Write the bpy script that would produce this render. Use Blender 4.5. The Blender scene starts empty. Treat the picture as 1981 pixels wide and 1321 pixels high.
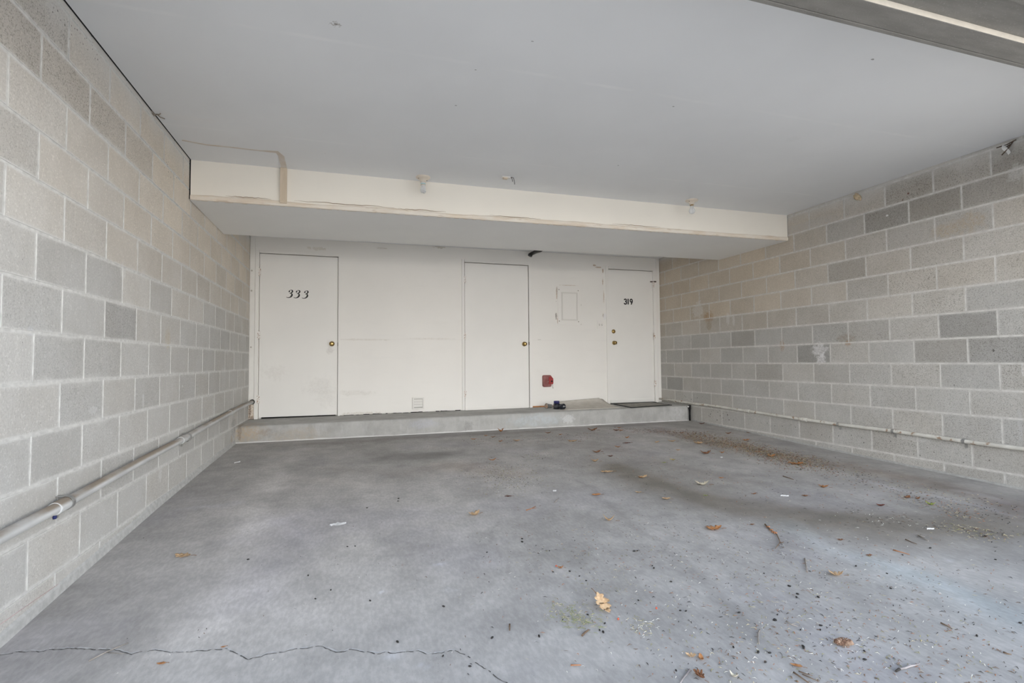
import bpy, bmesh, math, random
import numpy as np
from mathutils import Vector, Matrix, noise as mnoise
random.seed(7); rng = np.random.default_rng(7)
S = bpy.context.scene
COL = S.collection

# ------------------------------------------------------------------ camera
XL, XR, YB = -1.204, 4.643, 7.0            # left wall, right wall, back wall (camera above the origin)
F_PX, CX, CY = 992.67, 990.5, 660.5
YAW, PITCH, ROLL, EYE = 0.3037, 0.0389, -0.0080, 1.0
def cam_axes():
    f = Vector((math.sin(YAW)*math.cos(PITCH), math.cos(YAW)*math.cos(PITCH), math.sin(PITCH)))
    r = Vector((math.cos(YAW), -math.sin(YAW), 0)); u = r.cross(f)
    return r*math.cos(ROLL)+u*math.sin(ROLL), u*math.cos(ROLL)-r*math.sin(ROLL), f
RIGHT, UP, FWD = cam_axes()
cd = bpy.data.cameras.new('camera'); cam = bpy.data.objects.new('camera', cd); COL.objects.link(cam)
cd.sensor_width = 36; cd.lens = 36*F_PX/1981; cd.clip_start = .02
cam.matrix_world = Matrix(((RIGHT.x, UP.x, -FWD.x, 0), (RIGHT.y, UP.y, -FWD.y, 0), (RIGHT.z, UP.z, -FWD.z, EYE), (0, 0, 0, 1)))
S.camera = cam

# ------------------------------------------------------------------ daylight
S.view_settings.view_transform = 'Standard'; S.view_settings.look = 'None'
S.view_settings.gamma = 1; S.view_settings.use_curve_mapping = False
S.view_settings.exposure = 0.55
S.cycles.max_bounces = 16; S.cycles.diffuse_bounces = 12
SKY_STRENGTH = 2.7
w = bpy.data.worlds.new('sky'); S.world = w; w.use_nodes = True
wn = w.node_tree.nodes; wl = w.node_tree.links; wn.clear()
wo = wn.new('ShaderNodeOutputWorld'); bg = wn.new('ShaderNodeBackground'); tc = wn.new('ShaderNodeTexCoord')
sx = wn.new('ShaderNodeSeparateXYZ'); wl.new(tc.outputs['Generated'], sx.inputs[0])
rp = wn.new('ShaderNodeValToRGB'); wl.new(sx.outputs['Z'], rp.inputs[0])
rp.color_ramp.elements[0].position = 0.0; rp.color_ramp.elements[0].color = (1.0, .96, .90, 1)
rp.color_ramp.elements[1].position = 1.0; rp.color_ramp.elements[1].color = (.10, .14, .21, 1)
e = rp.color_ramp.elements.new(.30); e.color = (.80, .84, .88, 1)
e = rp.color_ramp.elements.new(.55); e.color = (.20, .25, .33, 1)
dt = wn.new('ShaderNodeVectorMath'); dt.operation = 'DOT_PRODUCT'; dt.inputs[1].default_value = (.12, -.97, .20)
wl.new(tc.outputs['Generated'], dt.inputs[0])
mr = wn.new('ShaderNodeMapRange'); mr.inputs[1].default_value = .1; mr.inputs[2].default_value = 1; mr.inputs[3].default_value = 1.0; mr.inputs[4].default_value = 1.7
mr.interpolation_type = 'SMOOTHSTEP'; wl.new(dt.outputs['Value'], mr.inputs[0])
ms = wn.new('ShaderNodeMath'); ms.operation = 'MULTIPLY'; ms.inputs[1].default_value = SKY_STRENGTH; wl.new(mr.outputs[0], ms.inputs[0])
wl.new(rp.outputs[0], bg.inputs[0]); wl.new(ms.outputs[0], bg.inputs[1]); wl.new(bg.outputs[0], wo.inputs[0])
# the sun stands behind the building: it never enters, but lights the paving out in front
sd = bpy.data.lights.new('sun', 'SUN'); sd.energy = 30.0; sd.angle = math.radians(.6); sd.color = (1.0, .945, .875)
so = bpy.data.objects.new('sun', sd); COL.objects.link(so); so.rotation_euler = Vector((-.30, -1.0, -.40)).to_track_quat('-Z', 'Y').to_euler()

# ------------------------------------------------------------------ helpers: geometry of the place
def lerp(a, b, t): return a+(b-a)*t
def prof(y, pts):
    if y <= pts[0][0]:
        return pts[0][1]-(pts[0][0]-y)*.035
    for (a, za), (b, zb) in zip(pts, pts[1:]):
        if y <= b: return lerp(za, zb, (y-a)/(b-a))
    return pts[-1][1]
PL = [(2.3, -.013), (2.9, .020), (3.89, .066), (5.0, .100), (6.28, .129), (7, .135)]
PR = [(2.3, .036), (3.0, .053), (3.96, .073), (5.0, .104), (6.28, .138), (7, .144)]
def floor_z(x, y):
    t = (x-XL)/(XR-XL); return lerp(prof(y, PL), prof(y, PR), max(-.3, min(1.3, t)))
def ceil_z(x): return 2.585+(x-XL)/(XR-XL)*.021
def soff_z(x): return 2.272+(x-XL)/(XR-XL)*.047
def step_z(x): return .313+(x-XL)/(XR-XL)*.036
def ray(px, py): return RIGHT*((px-CX)/F_PX)-UP*((py-CY)/F_PX)+FWD
def at(px, py, h=None):
    """point of the floor (or of the height function h) seen along a direction"""
    d = ray(px, py); z = .05
    for _ in range(30):
        t = (z-EYE)/d.z; p = Vector((d.x*t, d.y*t, z)); z = (h or (lambda x, y: floor_z(x, y)))(p.x, p.y)
    return Vector((p.x, p.y, z))
def on_x(px, py, X): d = ray(px, py); t = X/d.x; return Vector((X, d.y*t, EYE+d.z*t))
def on_y(px, py, Y): d = ray(px, py); t = Y/d.y; return Vector((d.x*t, Y, EYE+d.z*t))

# ------------------------------------------------------------------ helpers: objects
def tag(o, label=None, cat=None, group=None, kind=None):
    if label: o['label'] = label
    if cat: o['category'] = cat
    if group: o['group'] = group
    if kind: o['kind'] = kind
    return o
def empty(name, loc, **k):
    o = bpy.data.objects.new(name, None); COL.objects.link(o); o.location = loc; o.empty_display_size = .05
    return tag(o, **k)
class MB:
    """collects shapes in one bmesh; build() links it as ONE mesh object"""
    def __init__(s): s.bm = bmesh.new(); s.mi = 0
    def face(s, vs): 
        try: f = s.bm.faces.new(vs); f.material_index = s.mi; return f
        except ValueError: return None
    def box(s, a, b, bev=0, seg=2):
        x0, y0, z0 = a; x1, y1, z1 = b
        v = [s.bm.verts.new(p) for p in ((x0,y0,z0),(x1,y0,z0),(x1,y1,z0),(x0,y1,z0),(x0,y0,z1),(x1,y0,z1),(x1,y1,z1),(x0,y1,z1))]
        fs = [s.face([v[i] for i in q]) for q in ((0,3,2,1),(4,5,6,7),(0,1,5,4),(1,2,6,5),(2,3,7,6),(3,0,4,7))]
        if bev:
            es = list({e for f in fs for e in f.edges})
            r = bmesh.ops.bevel(s.bm, geom=es, offset=bev, segments=seg, affect='EDGES', profile=.6)
            for f in r['faces']: f.material_index = s.mi
        return s
    def hexa(s, p):
        v = [s.bm.verts.new(q) for q in p]
        for q in ((0,3,2,1),(4,5,6,7),(0,1,5,4),(1,2,6,5),(2,3,7,6),(3,0,4,7)): s.face([v[i] for i in q])
        return s
    def lathe(s, prof, M=Matrix(), n=24):
        rings = []
        for r, h in prof:
            if r < 1e-6: rings.append([s.bm.verts.new(M @ Vector((0, 0, h)))])
            else: rings.append([s.bm.verts.new(M @ Vector((r*math.cos(2*math.pi*i/n), r*math.sin(2*math.pi*i/n), h))) for i in range(n)])
        for a, b in zip(rings, rings[1:]):
            for i in range(n):
                j = (i+1) % n
                if len(a) == 1 and len(b) == 1: continue
                if len(a) == 1: f = s.face([a[0], b[i], b[j]])
                elif len(b) == 1: f = s.face([a[i], a[j], b[0]])
                else: f = s.face([a[i], a[j], b[j], b[i]])
                if f: f.smooth = True
        return s
    def tube(s, pts, r, n=10, cap=True):
        pts = [Vector(p) for p in pts]; rings = []
        rs = r if isinstance(r, (list, tuple)) else [r]*len(pts)
        up = Vector((0, 0, 1))
        for i, p in enumerate(pts):
            t = (pts[min(i+1, len(pts)-1)]-pts[max(i-1, 0)]).normalized()
            a = t.cross(up)
            if a.length < 1e-3: a = t.cross(Vector((1, 0, 0)))
            a.normalize(); b = t.cross(a).normalized(); up = -b if b.dot(up) < 0 else b
            b = up
            rings.append([s.bm.verts.new(p+(a*math.cos(2*math.pi*k/n)+b*math.sin(2*math.pi*k/n))*rs[i]) for k in range(n)])
        for q, w_ in zip(rings, rings[1:]):
            for k in range(n):
                f = s.face([q[k], q[(k+1) % n], w_[(k+1) % n], w_[k]])
                if f: f.smooth = True
        if cap: s.face(rings[0][::-1]); s.face(rings[-1])
        return s
    def prism(s, poly, fn0, fn1):
        a = [s.bm.verts.new(fn0(*p)) for p in poly]; b = [s.bm.verts.new(fn1(*p)) for p in poly]
        s.face(a[::-1]); s.face(b); n = len(poly)
        for i in range(n): s.face([a[i], a[(i+1) % n], b[(i+1) % n], b[i]])
        return s
    def build(s, name, mats, parent=None, origin=None, normals=True):
        me = bpy.data.meshes.new(name)
        if origin is not None: bmesh.ops.translate(s.bm, verts=s.bm.verts, vec=-Vector(origin))
        if normals: bmesh.ops.recalc_face_normals(s.bm, faces=s.bm.faces)
        s.bm.to_mesh(me); s.bm.free()
        for m in (mats if isinstance(mats, (list, tuple)) else [mats]): me.materials.append(m)
        o = bpy.data.objects.new(name, me); COL.objects.link(o)
        if parent: o.parent = parent
        return o

def thick(o, t, off=1):
    m = o.modifiers.new('thickness', 'SOLIDIFY'); m.thickness = t; m.offset = off; return o
# ------------------------------------------------------------------ helpers: materials
class N:
    def __init__(s, name, rough=.8, spec=.3, metal=0):
        s.m = bpy.data.materials.new(name); s.m.use_nodes = True; s.t = s.m.node_tree
        s.b = s.t.nodes['Principled BSDF']; s.b.inputs['Roughness'].default_value = rough
        s.b.inputs['Specular IOR Level'].default_value = spec; s.b.inputs['Metallic'].default_value = metal
        s.tc = s.t.nodes.new('ShaderNodeTexCoord'); s.P = s.tc.outputs['Object']
    def lk(s, v, sock):
        if isinstance(v, (int, float)): sock.default_value = v
        elif isinstance(v, (tuple, list)):
            sock.default_value = tuple(v)+((1,) if len(v) == 3 and len(sock.default_value) == 4 else ())
        else: s.t.links.new(v, sock)
    def math(s, op, a, b=0, clamp=False):
        n = s.t.nodes.new('ShaderNodeMath'); n.operation = op; n.use_clamp = clamp; s.lk(a, n.inputs[0]); s.lk(b, n.inputs[1]); return n.outputs[0]
    def vmath(s, op, a, b=(0, 0, 0)):
        n = s.t.nodes.new('ShaderNodeVectorMath'); n.operation = op; s.lk(a, n.inputs[0]); s.lk(b, n.inputs[1])
        return n.outputs['Value'] if op in ('LENGTH', 'DOT_PRODUCT', 'DISTANCE') else n.outputs[0]
    def mix(s, f, a, b, mode='MIX'):
        n = s.t.nodes.new('ShaderNodeMix'); n.data_type = 'RGBA'; n.blend_type = mode; n.clamp_factor = True
        s.lk(f, n.inputs[0]); s.lk(a, n.inputs[6]); s.lk(b, n.inputs[7]); return n.outputs[2]
    def noise(s, scale, detail=3, vec=None, rough=.55, stretch=None, dist=0):
        v = vec or s.P
        if stretch: v = s.vmath('MULTIPLY', v, stretch)
        n = s.t.nodes.new('ShaderNodeTexNoise'); n.inputs['Scale'].default_value = scale; n.inputs['Detail'].default_value = detail
        n.inputs['Roughness'].default_value = rough; n.inputs['Distortion'].default_value = dist
        s.t.links.new(v, n.inputs['Vector']); return n.outputs[0]
    def voro(s, scale, vec=None, out='Distance'):
        n = s.t.nodes.new('ShaderNodeTexVoronoi'); n.inputs['Scale'].default_value = scale; s.t.links.new(vec or s.P, n.inputs['Vector']); return n.outputs[out]
    def rng(s, v, a, b, c=0., d=1., smooth=True):
        n = s.t.nodes.new('ShaderNodeMapRange'); n.interpolation_type = 'SMOOTHSTEP' if smooth else 'LINEAR'
        for i, q in enumerate((v, a, b, c, d)): s.lk(q, n.inputs[i])
        return n.outputs[0]
    def attr(s, name, out='Color'):
        n = s.t.nodes.new('ShaderNodeAttribute'); n.attribute_name = name; return n.outputs[out]
    def xyz(s, v=None):
        n = s.t.nodes.new('ShaderNodeSeparateXYZ'); s.t.links.new(v or s.P, n.inputs[0]); return n.outputs
    def blob(s, c, r, soft=.5, amt=.5, scale=20, strength=1.):
        """an irregular patch with a shape of its own around the point c"""
        d = s.vmath('LENGTH', s.vmath('DIVIDE', s.vmath('SUBTRACT', s.P, c), r))
        d = s.math('ADD', d, s.math('MULTIPLY', s.math('SUBTRACT', s.noise(scale, 3), .5), amt*2))
        m = s.rng(d, 1-soft*.5, 1+soft*.5, strength, 0.)
        return s.math('MULTIPLY', m, s.rng(s.noise(scale*3.1, 4, rough=.7), .38, .62, .35, 1.))
    def specks(s, c, r, scale=22, size=.16, strength=.9):
        d = s.vmath('LENGTH', s.vmath('DIVIDE', s.vmath('SUBTRACT', s.P, c), r))
        v = s.math('ADD', s.voro(scale), s.math('MULTIPLY', s.math('SUBTRACT', s.noise(scale*2, 3), .5), .35))
        return s.math('MULTIPLY', s.rng(v, size*.7, size, strength, 0), s.rng(d, .6, 1.1, 1, 0))
    def bump(s, h, strength=.3, dist=.002):
        n = s.t.nodes.new('ShaderNodeBump'); n.inputs['Strength'].default_value = strength; n.inputs['Distance'].default_value = dist
        s.t.links.new(h, n.inputs['Height']); s.t.links.new(n.outputs[0], s.b.inputs['Normal'])
    def out(s, col): s.lk(col, s.b.inputs['Base Color']); return s.m
def plain(name, col, rough=.7, spec=.3, metal=0, var=.12, scale=30):
    n = N(name, rough, spec, metal)
    c = n.mix(n.rng(n.noise(scale, 3), .3, .7), tuple(x*(1-var) for x in col), tuple(min(1, x*(1+var)) for x in col))
    return n.out(c)
def paint(name, col, blobs=(), dirt=.05, rough=.55, drips=0.):
    """house paint: faint roller mottling, specks of dirt, own chips and scuffs"""
    n = N(name, rough, .35)
    c = n.mix(n.rng(n.noise(1.3, 3), .3, .7), tuple(x*.965 for x in col), col)
    c = n.mix(n.rng(n.noise(9, 4, stretch=(1, 1, .25)), .55, .8, 0, .35*dirt*4), c, tuple(x*.86 for x in col))
    c = n.mix(n.rng(n.voro(7.), .0, .035, dirt*6, 0), c, (.25, .21, .17))
    for b in blobs: c = n.mix(n.blob(b[0], b[1], *b[3:]), c, b[2])
    n.bump(n.noise(160, 2), .12, .001)
    return n.out(c)

WALLC = (.87, .85, .815); TRIMC = (.87, .853, .82)
CHIP = (.38, .22, .10); SCUFF = (.52, .49, .45); DARK = (.05, .045, .04)

# ------------------------------------------------------------------ concrete floor
def value_noise(X, Y, cell, seed):
    r = np.random.default_rng(seed); g = r.random((256, 256))
    u = X/cell+64; v = Y/cell+64; i = np.floor(u).astype(int); j = np.floor(v).astype(int); a = u-i; b = v-j
    a = a*a*(3-2*a); b = b*b*(3-2*b); G = lambda p, q: g[p % 256, q % 256]
    return (G(i, j)*(1-a)+G(i+1, j)*a)*(1-b)+(G(i, j+1)*(1-a)+G(i+1, j+1)*a)*b
def fractal(X, Y, cell, seed, o=4):
    s = 0; t = 0
    for k in range(o): s = s+value_noise(X, Y, cell/2**k, seed+k)*.55**k; t += .55**k
    return s/t
FX0, FX1, FY0, FY1, FD = XL-.05, XR+.05, -1.2, 6.45, .02
nx, ny = int((FX1-FX0)/FD), int((FY1-FY0)/FD)
gx = np.linspace(FX0, FX1, nx+1); gy = np.linspace(FY0, FY1, ny+1)
GX, GY = np.meshgrid(gx, gy)
tt = np.clip((GX-XL)/(XR-XL), -.3, 1.3)
pl = np.array([prof(y, PL) for y in gy])[:, None]; pr = np.array([prof(y, PR) for y in gy])[:, None]
GZ = pl*(1-tt)+pr*tt
WX = GX+(fractal(GX, GY, .35, 11)-.5)*.22; WY = GY+(fractal(GX, GY, .35, 31)-.5)*.22
stain_light = np.ones(GX.shape+(3,))
stain_light *= (.86+.28*fractal(GX, GY, .9, 1))[..., None]
stain_light *= (.90+.20*fractal(GX, GY*.45, .16, 5, 3))[..., None]
stain_light *= (.93+.14*np.clip((fractal(WX, WY, .28, 15, 3)-.35)*3.3, 0, 1))[..., None]
lil = np.clip((fractal(GX, GY, .55, 71)-.53)*5, 0, 1)[..., None]         # faint lilac bloom on the cement
stain_light = stain_light*(1-lil*.6)+stain_light*np.array((1.03, 1.03, 1.09))*lil*.6
def seg_dist(P0, P1):
    dx, dy = P1[0]-P0[0], P1[1]-P0[1]; L2 = dx*dx+dy*dy+1e-9
    t = np.clip(((WX-P0[0])*dx+(WY-P0[1])*dy)/L2, 0, 1)
    return np.hypot(WX-P0[0]-t*dx, WY-P0[1]-t*dy)
def streak(pix, width, col, amt, breakup=.5, seed=3):
    global stain_light
    P = [at(*p) for p in pix]; d = np.full(GX.shape, 9.)
    for a, b in zip(P, P[1:]): d = np.minimum(d, seg_dist(a, b))
    m = np.exp(-(d/width)**2)*amt*(1-breakup+breakup*2*fractal(GX, GY, .25, seed))
    m = np.clip(m, 0, 1)[..., None]; stain_light = stain_light*(1-m)+stain_light*np.array(col)*m
# worn pale wheel tracks, oil shadows, damp lines: marks on the slab, save two broad streaks that paint in missing light
streak([(560, 880), (520, 920), (490, 990), (440, 1090), (390, 1200), (340, 1321)], .13, (1.30, 1.30, 1.30), .8, seed=21)
streak([(560, 1010), (545, 1085), (500, 1160)], .16, (1.12, 1.12, 1.18), .6, seed=22)
streak([(1500, 1010), (1620, 1060), (1740, 1110), (1880, 1160), (1981, 1195)], .10, (1.06, 1.13, 1.17), .8, .4, 23)
streak([(1740, 1110), (1900, 1180), (2050, 1240)], .16, (1.02, 1.07, 1.09), .6, .4, 24)
streak([(1190, 905), (1320, 950), (1450, 985), (1600, 1010), (1800, 1020), (1981, 1015)], .28, (.54, .50, .44), 1.0, .3, 25)
streak([(1290, 835), (1400, 860), (1500, 880), (1640, 900), (1800, 935), (1981, 985)], .20, (.68, .62, .56), .85, .6, 26)
streak([(1150, 860), (1300, 900), (1420, 930)], .2, (.80, .77, .74), .7, seed=27)
streak([(740, 885), (790, 882), (860, 880)], .17, (.62, .62, .61), .95, .3, 28)
streak([(600, 860), (760, 850), (900, 842), (1100, 830), (1300, 818)], .10, (.78, .76, .74), .8, .5, 29)
streak([(640, 905), (780, 915), (930, 900)], .12, (.86, .84, .82), .7, seed=30)
streak([(1110, 930), (1190, 985), (1280, 1060), (1370, 1140), (1460, 1220)], .045, (.80, .80, .80), .8, .4, 31)
streak([(1040, 1075), (1100, 1075)], .10, (.87, .87, .86), .9, .5, 32)
streak([(1130, 1140), (1180, 1130)], .08, (.80, .80, .79), .9, .5, 33)
streak([(350, 985), (430, 978), (470, 968)], .03, (1.25, 1.27, 1.36), .9, .8, 34)
streak([(1850, 950), (1930, 968), (1990, 990)], .05, (1.22, 1.24, 1.34), .9, .6, 35)
streak([(1640, 925), (1760, 950), (1860, 975), (1981, 1003)], .03, (1.18, 1.2, 1.28), .8, .7, 36)
streak([(965, 1010), (962, 1060), (966, 1110)], .008, (.80, .80, .80), .8, .3, 37)
streak([(860, 900), (920, 905), (990, 915)], .16, (.95, .88, .82), .6, .5, 38)
streak([(600, 930), (700, 940), (760, 930)], .10, (1.15, 1.14, 1.12), .7, .6, 39)
streak([(160, 1230), (300, 1140), (420, 1040), (540, 940)], .55, (1.14, 1.13, 1.13), .75, .4, 40)  # broad lightening painted over the left floor, where too little light falls
streak([(650, 1150), (760, 1050), (820, 960), (850, 920)], .5, (1.20, 1.19, 1.18), .8, .4, 41)  # wide pale streak brightens the dim mid floor by colour
for px_, py_, r_ in ((852, 1098, .014), (760, 1270, .022), (800, 1290, .01), (760, 1138, .007), (880, 1153, .009), (893, 1150, .007), (750, 1141, .008), (812, 1130, .006), (1857, 1087, .012)):
    streak([(px_-3, py_), (px_+3, py_)], r_, (1.28, 1.33, 1.42), .9, .8, int(px_))
V = np.stack([GX, GY, GZ], -1).reshape(-1, 3)
idx = np.arange((nx+1)*(ny+1)).reshape(ny+1, nx+1)
Fq = np.stack([idx[:-1, :-1], idx[:-1, 1:], idx[1:, 1:], idx[1:, :-1]], -1).reshape(-1, 4)
me = bpy.data.meshes.new('floor'); me.from_pydata(V.tolist(), [], Fq.tolist())
at_ = me.attributes.new('stain_light', 'FLOAT_COLOR', 'POINT')
at_.data.foreach_set('color', np.concatenate([stain_light.reshape(-1, 3), np.ones((len(V), 1))], 1).astype(np.float32).ravel())
me.polygons.foreach_set('use_smooth', np.ones(len(Fq), bool))
n = N('floor_concrete', .82, .25)
c = n.mix(n.rng(n.noise(6, 6, rough=.65), .3, .7), (.372, .360, .348), (.462, .446, .432))
c = n.mix(1, c, n.attr('stain_light'), 'MULTIPLY')
c = n.mix(n.rng(n.noise(70, 4, stretch=(1, .4, 1)), .35, .7, .22, 0), c, (.16, .155, .15))
c = n.mix(n.rng(n.noise(240, 2), .58, .75, 0, .35), c, (.46, .46, .46))
c = n.mix(n.rng(n.voro(55), .03, .10, .55, 0), c, (.12, .11, .10))
n.bump(n.noise(120, 4), .25, .002)
FLOORM = n.out(c); me.materials.append(FLOORM)
floor = bpy.data.objects.new('floor', me); COL.objects.link(floor); tag(floor, kind='structure')

# the hairline crack across the slab and its chipped pale lip, the faint tyre groove
def ribbon(pix, wid, name, mat, lift, parent, jag=2.0, step=6, gap=0.):
    pts = []
    for (a, b), (c_, d_) in zip(pix, pix[1:]):
        k = max(1, int(math.hypot(c_-a, d_-b)/step))
        for i in range(k): t = i/k; pts.append((lerp(a, c_, t), lerp(b, d_, t)+random.uniform(-jag, jag)+3.2*mnoise.noise(Vector((lerp(a, c_, t)*.045, 0, 0)))))
    pts.append(pix[-1]); P = [at(*p) for p in pts]; mb = MB(); prev = None
    for i, p in enumerate(P):
        t = (P[min(i+1, len(P)-1)]-P[max(0, i-1)]); s_ = Vector((-t.y, t.x, 0)).normalized()*wid*random.uniform(.35, 1.3)*.5
        r = (mb.bm.verts.new(p+s_+Vector((0, 0, lift))), mb.bm.verts.new(p-s_+Vector((0, 0, lift))))
        if prev and random.random() > gap: mb.face([prev[0], prev[1], r[1], r[0]])
        prev = r
    o = mb.build(name, mat, parent)
    return o
CRK = [(-10, 1268), (45, 1262), (130, 1255), (220, 1257), (250, 1265), (300, 1258), (340, 1263), (440, 1256), (480, 1275), (560, 1258), (620, 1250), (650, 1262), (690, 1258), (730, 1265), (800, 1260), (830, 1266), (880, 1258), (915, 1276), (945, 1300), (980, 1321), (1000, 1340)]
DARKM = plain('black_twig_end', (.06, .055, .05), .95); PALEM = plain('chipped_cement_edge', (.50, .50, .50), .9)
ribbon([(a, b-2.2) for a, b in CRK[:17]], .0060, 'crack_edge', PALEM, .0006, floor, 1.0, 5, .2)
ribbon(CRK, .0036, 'crack', plain('crack_dust', (.085, .08, .075), .95), .0012, floor, 1.0, 5, .12)
tag(MB().box((-30, -30, -.42), (30, -1.2, -.20)).build('driveway', plain('pale_driveway_concrete', (.475, .472, .465), .9)), kind='structure')

# ------------------------------------------------------------------ concrete block walls
CB = .2032
def block_material(name, mortar, smear, topz, blobs, smear_up=.16):
    n = N(name, .9, .18)
    c = n.attr('tint'); sp = n.attr('tint', 'Alpha')
    c = n.mix(n.rng(n.noise(3.2, 4), .3, .72, .0, .5), c, n.mix(1, c, (.84, .82, .79), 'MULTIPLY'))
    c = n.mix(n.rng(n.noise(26, 4, stretch=(1, 1, .3)), .45, .75, 0, .3), c, n.mix(1, c, (1.14, 1.13, 1.12), 'MULTIPLY'))
    c = n.mix(n.math('MULTIPLY', n.rng(n.noise(150, 3), .50, .66), n.math('MULTIPLY', sp, .8)), c, n.mix(1, c, (.42, .41, .39), 'MULTIPLY'))
    c = n.mix(n.math('MULTIPLY', n.rng(n.noise(110, 2), .56, .70), .5), c, n.mix(1, c, (1.35, 1.35, 1.35), 'MULTIPLY'))
    c = n.mix(n.rng(n.voro(16), .02, .05, .6, 0), c, (.07, .06, .055))
    e1 = n.xyz(n.attr('edge_a', 'Vector')); e2 = n.xyz(n.attr('edge_b', 'Vector'))
    d = n.math('MINIMUM', n.math('MINIMUM', e1['X'], e1['Y']), n.math('MINIMUM', e2['X'], e2['Y']))
    d = n.math('ADD', d, n.math('MULTIPLY', n.math('SUBTRACT', n.noise(45, 4), .5), .016))
    c = n.mix(n.rng(d, 0., .009, smear, 0), c, mortar)
    dh = n.math('ADD', n.math('MINIMUM', e1['Y'], e2['Y']), n.math('MULTIPLY', n.math('SUBTRACT', n.noise(7, 4), .5), .09))
    c = n.mix(n.rng(dh, -.02, .022, smear*.7, 0), c, mortar)
    z = n.xyz()['Z']
    zt = n.math('ADD', z, n.math('MULTIPLY', n.math('SUBTRACT', n.noise(3, 4), .5), .30))
    c = n.mix(n.rng(zt, topz-smear_up, topz+.02, 0, .62), c, mortar)
    for b in blobs: c = n.mix(n.specks(b[0], b[1], *b[4:]) if b[3] == 'specks' else n.blob(b[0], b[1], *b[3:]), c, b[2])
    n.bump(n.math('ADD', n.noise(130, 4), n.math('MULTIPLY', n.voro(90), .6)), .5, .003)
    return n.out(c)
def mortar_material(name, col):
    n = N(name, .92, .15); c = n.mix(n.rng(n.noise(30, 4), .3, .7), tuple(x*.84 for x in col), tuple(x*1.06 for x in col))
    n.bump(n.noise(80, 3), .3, .002); return n.out(c)
def block_wall(name, X, inward, s0, z0, rows, jr, ydir, tint_fn, mats, ztop, ybeg, yend):
    """running-bond wall of single blocks: j counts half blocks from s0 along ydir, row r from z0"""
    bm = bmesh.new(); J = .0052
    L = bm.loops.layers.float_color.new('tint'); A = bm.loops.layers.float_vector.new('edge_a'); B = bm.loops.layers.float_vector.new('edge_b')
    def quad(p, mi, tint=None, sz=None):
        f = bm.faces.new([bm.verts.new(q) for q in p]); f.material_index = mi
        if tint: 
            for l, (u, v) in zip(f.loops, ((0, 0), (1, 0), (1, 1), (0, 1))):
                l[L] = tint; l[A] = (u*sz[0], v*sz[1], 0); l[B] = ((1-u)*sz[0], (1-v)*sz[1], 0)
        return f
    Xm = X-inward*.0022
    zt = z0+rows[1]*CB+.3
    m = quad(((Xm, ybeg, z0+rows[0]*CB), (Xm, yend, z0+rows[0]*CB), (Xm, yend, zt), (Xm, ybeg, zt)), 1)
    for r in range(*rows):
        js = [j for j in range(jr[0], jr[1]) if (j-r) % 2 == 0]
        for j in js:
            ya, yb = sorted((s0+ydir*j*CB, s0+ydir*(j+2)*CB))
            ya = max(ya, ybeg); yb = min(yb, yend)
            if yb-ya < .04: continue
            za, zb = z0+r*CB, z0+(r+1)*CB
            ya += J; yb -= J; za += J; zb -= J
            q = lambda: random.uniform(-.0016, .0016)
            p = [(X, ya+q(), za+q()), (X, yb+q(), za+q()), (X, yb+q(), zb+q()), (X, ya+q(), zb+q())]
            t = tint_fn(r, j, (ya+yb)/2, (za+zb)/2)
            quad(p, 0, t, (yb-ya, zb-za))
            for k in range(4):
                a, b = p[k], p[(k+1) % 4]
                quad((a, b, (Xm-inward*.001, b[1], b[2]), (Xm-inward*.001, a[1], a[2])), 1)
    for f in bm.faces:
        f.normal_update()
        if f.normal.x*inward < 0 and abs(f.normal.x) > .5: f.normal_flip()
    me = bpy.data.meshes.new(name)
    bm.to_mesh(me); bm.free()
    for mt in mats: me.materials.append(mt)
    o = bpy.data.objects.new(name, me); COL.objects.link(o); tag(o, kind='structure')
    # the core of the wall behind its face
    xs = sorted((X-inward*.004, X-inward*.19))
    MB().box((xs[0], ybeg, -.3), (xs[1], yend, 2.80)).build('block_core', mats[1], o)
    return o
def mixc(a, b, t): return tuple(x+(y-x)*t for x, y in zip(a, b))
def sm(x, a, b): t = max(0, min(1, (x-a)/(b-a))); return t*t*(3-2*t)
LB = {(1, 3): .80, (3, -2): 1, (6, 0): .82, (6, 2): .84, (6, -2): .80, (6, 4): .86, (-1, 4): 1, (2, 0): .95, (2, 2): .93, (0, 0): .97, (0, 2): .93, (-2, 0): .90, (7, -1): .84, (5, 3): .97}
def tint_left(r, j, y, z):
    warm = sm(z, 1.15, 2.1)*(.35+.65*sm(y, 2.2, 4.2))
    warm = max(0, min(1, warm+random.uniform(-.13, .13)))
    c = mixc((.53, .525, .51), (.68, .62, .54), warm)
    k = random.uniform(.93, 1.06)*LB.get((r, j), 1.)
    sp = random.uniform(.12, .5)+(.4 if (r, j) in LB and LB[(r, j)] < .9 else 0)
    return (c[0]*k, c[1]*k, c[2]*k, sp)
RB = {(0, 4): .88, (0, 6): .80, (0, 2): 1.06, (0, -2): .80, (1, 5): .80, (1, 1): .93, (1, 3): .96, (1, -7): .80, (1, -3): .95, (-2, -14): .78,
      (6, 2): .76, (6, 4): .74, (6, 6): .73, (6, 0): .86, (6, 8): .72, (7, 3): .84, (7, 5): .88, (7, 7): .72, (7, 9): .72, (4, 0): .80, (5, 5): .98, (-1, 3): 1.03, (-1, 5): 1., (-1, -5): .88, (1, 7): .97, (-2, 4): 1.08, (-2, 6): 1.1, (2, 2): 1.07, (2, 4): 1.05}
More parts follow.
